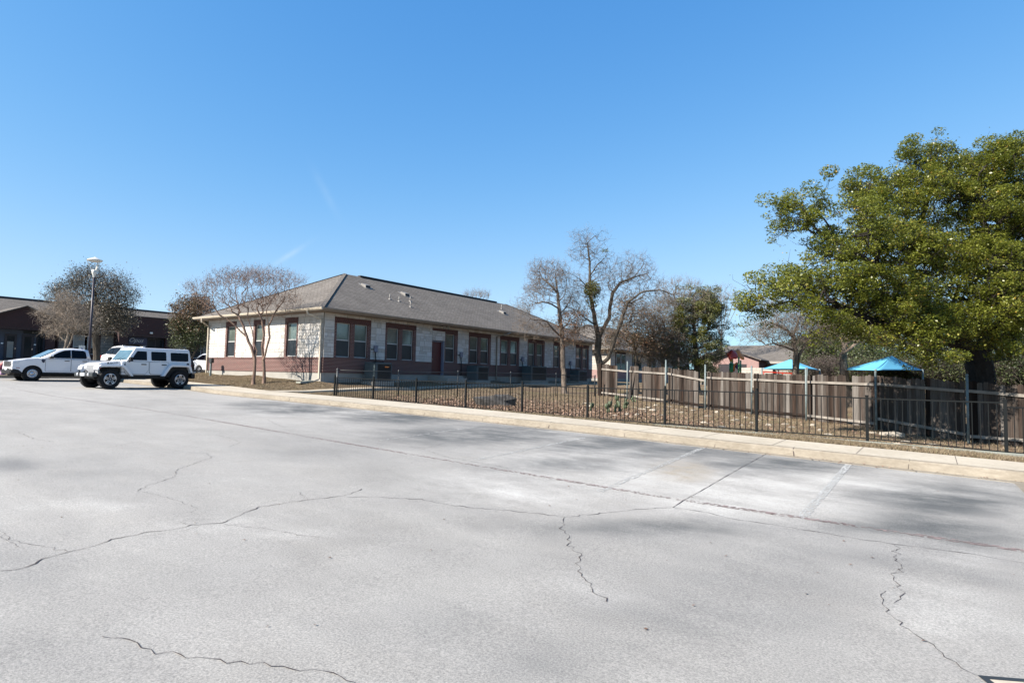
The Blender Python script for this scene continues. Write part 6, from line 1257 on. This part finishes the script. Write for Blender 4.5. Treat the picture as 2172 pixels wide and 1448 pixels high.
# ---- 2, 3: bare oaks in the middle
st = [[gr(1197,836,37), at(1196,800,37), at(1194,760,37), at(1193,720,37), at(1190,690,37), at(1186,655,37), at(1183,620,37.2), at(1178,590,37.4)],
      [at(1193,715,37), at(1180,705,36.8), at(1168,692,36.5), at(1160,682,36.3), at(1145,678,36), at(1125,676,36), at(1105,682,36)], [at(1186,655,37), at(1170,645,36.6), at(1150,640,36.3), at(1130,645,36.2)], [at(1187,665,37), at(1202,650,37.2), at(1215,625,37.4)], [at(1183,622,37.2), at(1168,605,37), at(1150,590,37)]]
b1 = [(1160,600,45,50,37,1.6),(1185,575,30,30,37,1.2),(1140,570,26,26,37,1),(1125,650,32,26,36.3,1),(1110,690,28,14,36,.8),(1150,690,34,18,36.5,1),(1212,640,30,40,37.3,1.1),(1190,700,50,20,37,1,.5),(1135,615,26,26,37,1),(1200,722,46,12,37,.9,.5),(1215,675,36,40,37.2,1.1,.8),(1100,650,26,22,36.3,.9,.5),(1130,715,40,12,36.3,.8,.5)]
tree('bare_oak', 'bare oak with a single grey trunk and a low crooked limb reaching left', 'tree', st, b1, 1500, .16, 'bark_grey', rt=.005, ntw=6500, twl=.26, twr=.0036, bf=.22, step=.24, jit=.13,
     leaves=[('dead_leaves', 'brown_leaf', 2600, .085, .10, .2, lambda S: (ppx(S)[1] > 662) & (ppx(S)[0] > 1178)), ('dead_leaves', 'brown_leaf', 120, .07, .1, .2, None)])
st = [[gr(1277,846,37.6), at(1276,800,37.6), at(1274,775,37.6), at(1267,748,37.6), at(1270,720,37.6), at(1264,690,37.6), at(1257,655,37.6), at(1252,620,37.6), at(1251,585,37.6), at(1250,550,37.8), at(1246,515,38)],
      [at(1275,772,37.6), at(1290,760,37.4), at(1298,738,37.3), at(1306,712,37.2), at(1315,690,37), at(1322,665,37), at(1332,640,36.8), at(1350,625,36.6)], [at(1270,722,37.6), at(1278,700,37.6), at(1292,675,37.8), at(1294,650,38), at(1300,620,38), at(1315,600,38), at(1345,588,38), at(1372,580,38)],
      [at(1332,640,36.8), at(1365,618,36.5), at(1400,615,36.5), at(1428,625,36.6), at(1448,642,36.8)], [at(1252,620,37.6), at(1238,600,37.3), at(1220,585,37), at(1200,578,37), at(1185,565,37)], [at(1251,585,37.6), at(1268,560,37.8), at(1285,545,38)], [at(1246,515,38), at(1236,498,38)], [at(1246,515,38), at(1262,500,38)], [at(1345,588,38), at(1365,560,38.2), at(1360,540,38.2)], [at(1264,690,37.6), at(1238,672,37.2), at(1222,660,37)]]
b2 = [(1250,505,46,24,38,1.3),(1235,540,34,28,38,1),(1262,545,46,34,38,1.3),(1300,575,46,36,38,1.4),(1345,570,46,38,38,1.4),(1322,610,55,36,37.6,1.4),(1375,600,42,32,37.5,1.2),(1420,625,42,24,36.8,1,.8),(1275,600,40,34,37.6,1.2),(1215,590,32,22,37,1),(1300,650,50,30,37.3,1.1),(1232,660,28,24,37,.9),(1345,650,36,26,37,1),(1228,625,40,46,37.4,1.3),(1285,690,60,30,37.3,1.3),(1365,660,48,40,37.4,1.4,.8),(1240,705,40,24,37.2,1.1,.8),(1390,640,40,30,37.4,1.2,.7)]
tree('bare_oak', 'tallest bare oak with a forked dark trunk and a round green mistletoe ball', 'tree', st, b2, 2300, .26, 'bark_grey', rt=.005, ntw=7500, twl=.28, twr=.0038, bf=.2, step=.24, jit=.13, trunkmat='bark_dark',
     leaves=[('dead_leaves', 'brown_leaf', 350, .075, .1, .2, lambda S: ppx(S)[1] > 640)], extra=lambda t, o, N, r: (clump(t, o, 1256, 614, 19, 19, 37.4, 2600, .08), clump(t, o, 1256, 640, 15, 14, 37.4, 500, .08), clump(t, o, 1284, 531, 9, 4, 37.8, 120, .07, 'olive_leaf', 'nest')))
# ---- russet leaved small oaks behind the corner
st = [[gr(1352,812,42), at(1350,770,42), at(1345,735,42), at(1340,700,42)], [at(1350,770,42), at(1375,735,42), at(1385,705,42)], [at(1345,735,42), at(1320,715,41.5), at(1305,700,41.5)]]
b3 = [(1350,690,58,38,42,1.5),(1320,722,60,24,41.5,1.2),(1380,720,40,40,42,1.4),(1345,650,36,22,42.5,1),(1290,740,40,14,41,.8,.7)]
tree('russet_oak', 'small oak holding rusty brown leaves between the forked bare oak and the olive green tree', 'tree', st, b3, 600, .13, 'bark_dark', rt=.006, ntw=2500, twl=.3, leaves=[('dead_leaves', 'russet_leaf', 9500, .095, .16, .3, None), ('dead_leaves', 'brown_leaf', 2200, .10, .16, .3, None)])
st = [[gr(1410,815,44), at(1405,770,44), at(1400,735,44), at(1410,700,44)], [at(1405,770,44), at(1380,745,44), at(1372,735,44)], [at(1400,735,44), at(1425,720,44), at(1428,700,44)]]
b4 = [(1405,690,45,62,44,1.8),(1390,745,50,36,43.5,1.5),(1430,740,40,40,44,1.5),(1420,640,34,30,44.5,1.2)]
tree('twiggy_tree', 'dense grey twiggy leafless tree just left of the olive green tree', 'tree', st, b4, 1100, .12, 'bark_grey', rt=.006, ntw=7000, twl=.4, twr=.0055, leaves=[('sparse_leaves', 'olive_leaf', 3500, .08, .18, .3, None)])
# ---- olive evergreen oak with mistletoe
st = [[gr(1478,815,45), at(1478,770,45), at(1474,730,45), at(1472,690,45), at(1470,655,45), at(1465,630,45)], [at(1474,725,45), at(1500,700,45), at(1530,690,45), at(1552,688,45)], [at(1472,690,45), at(1450,670,45), at(1440,650,45)], [at(1478,760,45), at(1445,750,45)]]
b5 = [(1480,660,52,45,45,2.2),(1510,660,36,46,45,1.8),(1454,622,17,18,45,.9),(1487,632,34,22,45,1.5),(1500,740,48,40,45,2),(1440,730,46,46,45,2),(1455,690,40,40,45,1.8),(1535,700,26,13,45,1,.8),(1550,690,18,8,45,.7,.5),(1470,780,60,16,44.5,1.4,.8)]
MS_ = [(1442,672,13,26),(1502,680,14,12),(1468,722,10,12),(1505,735,14,10),(1432,690,12,16),(1485,652,16,14),(1420,745,16,14),(1480,768,14,8),(1516,655,14,14),(1490,700,10,12)]
tree('evergreen_oak', 'broad olive green oak hung with yellow green mistletoe behind the middle of the plank fence', 'tree', st, b5, 1500, .24, 'bark_grey', rt=.007, ntw=6000, twl=.4, twr=.0055,
     leaves=[('foliage', 'olive_leaf', 52000, .09, (620, .34), .4, None)], extra=lambda t, o, N, r: [clump(t, o, x, y, a, b_, 43.6, int(a*b_*5), .09) for x, y, a, b_ in MS_])
# ---- twin trunk tree in front of the left canopy
st = [[gr(1684,842,29.5), at(1685,800,29.5), at(1686,765,29.5), at(1688,745,29.5), at(1682,715,29.5), at(1670,700,29.5), at(1650,690,29.3)], [at(1686,835,29.5), at(1691,790,29.6), at(1694,755,29.6), at(1706,735,29.8), at(1718,710,30)], [at(1682,715,29.5), at(1690,690,29.5), at(1700,660,29.5)], [at(1688,745,29.5), at(1665,735,29), at(1640,728,28.8), at(1610,735,28.6)], [at(1650,690,29.3), at(1625,680,29), at(1600,690,29)]]
b6 = [(1655,690,52,30,29.3,1.5),(1700,680,48,44,29.8,1.6),(1620,705,50,26,29,1.3),(1735,700,40,40,30,1.5),(1690,725,60,20,29.5,1.2),(1580,715,26,20,28.8,.9,.5),(1650,650,50,26,29.5,1.2)]
tree('twin_trunk_tree', 'leafless twin trunked tree with fine grey twigs standing in front of the left blue canopy', 'tree', st, b6, 1000, .15, 'bark_grey', rt=.005, ntw=6000, twl=.3, twr=.0035, bf=.22, leaves=[('sparse_leaves', 'olive_leaf', 1400, .06, .15, .3, None)])
# ---- leaning trunk and darker green trees behind the right side
st = [[gr(1805,830,31), at(1790,790,31), at(1788,765,31), at(1783,752,31), at(1800,742,30.6), at(1825,722,30.2), at(1850,705,30)], [at(1788,765,31), at(1792,740,31.5), at(1800,720,32)]]
b7 = [(1840,690,60,30,30.5,1.6),(1790,700,50,40,32,1.6),(1870,720,50,24,30.5,1.4)]
tree('leaning_oak', 'oak with a crooked leaning grey trunk bending right behind the missing fence board', 'tree', st, b7, 500, .2, 'bark_grey', rt=.006, ntw=1500, leaves=[('foliage', 'live_oak_leaf', 9000, .08, .2, .4, None)])
bgs = [(1668,752,46,26,88,'pale green tree behind the canopy and the school roof'),(1760,735,80,42,50,'dark green tree above the reddish bush'),(1850,760,70,34,42,'dark green tree behind the right blue canopy'),(1945,745,70,60,38,'shaded dark oak behind the hanging oak foliage'),(2135,740,60,70,34,'shaded green tree right of the big oak trunk'),(2200,700,60,100,38,'shaded tree at the right edge behind the big oak'),(2040,770,50,40,44,'dark low tree behind the big oak trunk'),(1745,738,50,34,60,'mid green tree between the twin trunked tree and the leaning oak'),(1800,690,60,30,55,'distant olive tree above the leaning trunk'),(1700,745,50,30,92,'distant pale tree behind the twin trunked tree'),(2060,700,80,60,36,'dark tree filling the gap behind the big oak limbs'),(1890,690,70,50,46,'dark green tree high behind the right canopy'),(2160,780,50,40,30,'low shrubby tree at the right edge just behind the planks')]
for k, (x, y, rx, ry, d, lb) in enumerate(bgs):
    g_ = gr(x, 812, d); st = [[g_, at(x, y+ry*.9, d), at(x+4, y+ry*.2, d)], [at(x, y+ry*.9, d), at(x-rx*.4, y, d)], [at(x, y+ry*.9, d), at(x+rx*.4, y, d)]]
    s_ = d/45; bl = [(x, y, rx*.75, ry*.8, d, 2*s_), (x-rx*.5, y+ry*.25, rx*.5, ry*.6, d, 1.5*s_), (x+rx*.5, y+ry*.2, rx*.5, ry*.6, d, 1.5*s_), (x+rx*.1, y-ry*.6, rx*.4, ry*.4, d, 1.2*s_), (x, y+ry*.8, rx*.8, ry*.4, d, 1.5*s_)]
    tree('background_tree', lb, 'tree', st, bl, 260, .2, 'bark_dark', rt=.012, ntw=500, twl=.5, twr=.008, group='trees beyond the playground', leaves=[('foliage', 'far_green_leaf', 9000, .14*s_, .35, .4, None)])
def bush(px, py, rx, ry, d, lb, mat, n, sz, name='bush'):
    g_ = gr(px, py+ry, d); st = [[g_, at(px, py+ry*.3, d)]]; tree(name, lb, 'bush', st, [(px, py, rx, ry, d, rx*d/FPX*.8)], 500, .08, 'bark_dark', rt=.006, ntw=5000, twl=.35, twr=.006, leaves=[('foliage', mat, n, sz, .2, .2, None)])
bush(1762,782,55,20,41,'rounded reddish brown twiggy bush between the two blue canopies','seed_leaf',3500,.08)
# ---- far bare trees
for x, y, rx, ry, d, lb in ((1010,630,30,13,80,'wispy bare treetop showing above the office roof ridge'),(1530,640,45,34,64,'pale bare treetop behind the olive green oak'),(1440,612,50,22,66,'grey bare treetop left of the conifer like top'),(1100,668,24,14,75,'low bare treetop at the right end of the office roof')):
    g_ = gr(x, 812, d); n = 7; st = [[g_, at(x, y+ry*2.2, d)]]+[[at(x, y+ry*2.2, d), at(x+(k-3)*rx*.16, y+ry, d), at(x+(k-3)*rx*.28, y, d)] for k in range(n)]
    tree('bare_treetop', lb, 'tree', st, [(x+(k-3)*rx*.27, y-ry*.1-ry*.3*math.cos((k-3)*.6), rx*.16, ry*.7, d, 1.5) for k in range(n)], 200, .12, 'bark_grey', rt=.007, ntw=500, twl=.5, twr=.006, bf=.3, curl=.5, up=1)
# ---- crape myrtle pair in front of the sunlit wall
Dm = 30.6
st = [[gr(538,798,Dm), at(540,780,Dm), at(541,762,Dm), at(533,735,Dm), at(524,715,Dm), at(516,690,Dm), at(505,668,Dm)], [at(541,762,Dm), at(545,745,Dm), at(538,725,Dm), at(535,700,Dm), at(525,672,Dm)], [at(524,715,Dm), at(508,700,Dm), at(496,688,Dm), at(480,676,Dm)],
      [at(540,770,Dm), at(560.5,799,Dm+.1)], [gr(560,800,Dm+.1), at(560,780,Dm+.1), at(559,762,Dm+.1), at(556,735,Dm), at(552,715,Dm), at(545,695,Dm), at(528,680,Dm)], [at(559,762,Dm), at(565,740,Dm), at(572,715,Dm), at(570,690,Dm), at(565,668,Dm)], [at(556,735,Dm), at(560,710,Dm), at(556,680,Dm), at(545,655,Dm)], [at(570,690,Dm), at(585,660,Dm), at(600,640,Dm)]]
st2 = [[s for s in st[0]], st[1], st[2]]; st3 = [st[4], st[5], st[6], st[7]]
bm1 = [(430,615,46,26,Dm,1.2),(480,595,50,26,Dm,1.5),(525,590,44,26,Dm,1.6),(460,635,44,22,Dm,1.2),(505,640,36,26,Dm,1.2),(405,610,22,12,Dm,.8,.6),(440,655,36,16,Dm-.3,.9,.5)]
bm2 = [(560,590,46,26,Dm,1.6),(605,600,40,26,Dm,1.4),(635,595,22,16,Dm,1,.7),(580,635,40,26,Dm,1.2),(545,640,36,26,Dm,1.2),(620,640,30,22,Dm,1,.6),(600,670,30,16,Dm,.8,.4)]
for st_, bl, lb in ((st2, bm1, 'left crape myrtle, bare and multi stemmed, in front of the sunlit end wall'), (st3, bm2, 'right crape myrtle, bare and multi stemmed, its branches reaching over the roof corner')):
    tree('crape_myrtle', lb, 'tree', st_, bl, 1000, .075, 'bark_myrtle', rt=.0034, ntw=2400, twl=.22, twr=.003, bf=.28, step=.25, curl=.5, up=.8, group='crape myrtles by the end wall', leaves=[('seed_heads', 'seed_leaf', 700, .06, .05, .2, None)])
# ---- left trees
d = 44; st = [[gr(205,790,d), at(206,755,d), at(204,720,d), at(205,690,d), at(207,650,d), at(200,610,d)], [at(204,720,d), at(175,690,d), at(150,660,d)], [at(205,690,d), at(240,665,d), at(265,640,d)], [at(205,700,d), at(240,700,d), at(262,695,d)]]
bl = [(180,600,48,36,d,2),(225,610,40,34,d,2),(130,630,40,36,d,1.8),(265,630,32,30,d,1.6),(200,660,70,40,d,2.2),(245,680,45,30,d,1.8),(150,690,45,26,d,1.6),(200,580,22,16,d,1),(255,600,24,20,d,1.2,.6)]
tree('brown_leaf_oak', 'wide oak with grey brown winter leaves behind the street lamp', 'tree', st, bl, 1700, .24, 'bark_dark', rt=.006, ntw=7000, twl=.4, twr=.005, leaves=[('dead_leaves', 'grey_brown_leaf', 11000, .11, .16, .3, None), ('dark_leaves', 'grey_brown_leaf', 7000, .12, .2, .3, lambda S: (ppx(S)[1] > 640) & (ppx(S)[0] > 180))])
d = 38; st = [[gr(133,785,d), at(135,765,d), at(137,748,d), at(141,725,d), at(146,705,d), at(135,690,d), at(115,675,d)], [at(137,748,d), at(147,732,d), at(152,720,d), at(160,695,d)], [at(141,725,d), at(125,712,d), at(105,706,d)]]
bl = [(105,668,36,16,d,1.2),(120,700,34,20,d,1.2),(150,670,36,40,d,1.4),(90,660,22,10,d,1,.5),(140,640,34,24,d,1.2),(185,680,34,34,d,1.2,.6)]
tree('pale_trunk_tree', 'leafless tree with a pale twin trunk directly behind the pickup truck roof', 'tree', st, bl, 900, .10, 'bark_pale', rt=.005, ntw=3500, twl=.35, twr=.0045, group=None, bf=.25, leaves=[('dead_leaves', 'brown_leaf', 160, .08, .1, .2, None)])
d = 52; st = [[gr(405,790,d), at(404,765,d), at(400,735,d), at(405,700,d)], [at(404,765,d), at(420,735,d), at(425,710,d)], [at(400,735,d), at(385,710,d)]]
bl = [(400,660,38,30,d,1.8),(425,650,30,30,d,1.6),(380,690,22,26,d,1.4),(415,710,34,30,d,1.8),(390,725,30,16,d,1.4),(440,680,20,40,d,1.4,.7)]
tree('reddish_oak', 'dense reddish brown and green leaved tree left of the office building', 'tree', st, bl, 900, .2, 'bark_dark', rt=.007, ntw=2600, twl=.35, leaves=[('dead_leaves', 'russet_leaf', 11000, .13, .17, .3, lambda S: ppx(S)[1] < 705), ('dark_leaves', 'far_green_leaf', 9000, .13, .18, .3, lambda S: ppx(S)[1] > 675)])

for x, y, rx, ry, d in ((1830,792,46,22,36),(1905,792,50,26,34),(1985,792,50,28,33),(2060,792,50,30,36),(2150,792,60,34,30),(1720,790,40,16,44),(1500,792,20,12,60)):
    bush(x, y, rx, ry, d, {1830:'dark shrub under the left edge of the right blue canopy',1905:'dark shrub under the middle of the right blue canopy',1985:'dark shrub between the right blue canopy and the big oak trunk',2060:'dark shrub hiding the foot of the big oak trunk',2150:'dark shrub behind the planks at the right edge'}[x] if x > 1750 else ('dark shrub between the two blue canopies' if x > 1650 else 'small shrub beside the playground tower'), 'far_green_leaf', 6000, .11, name='shrub')
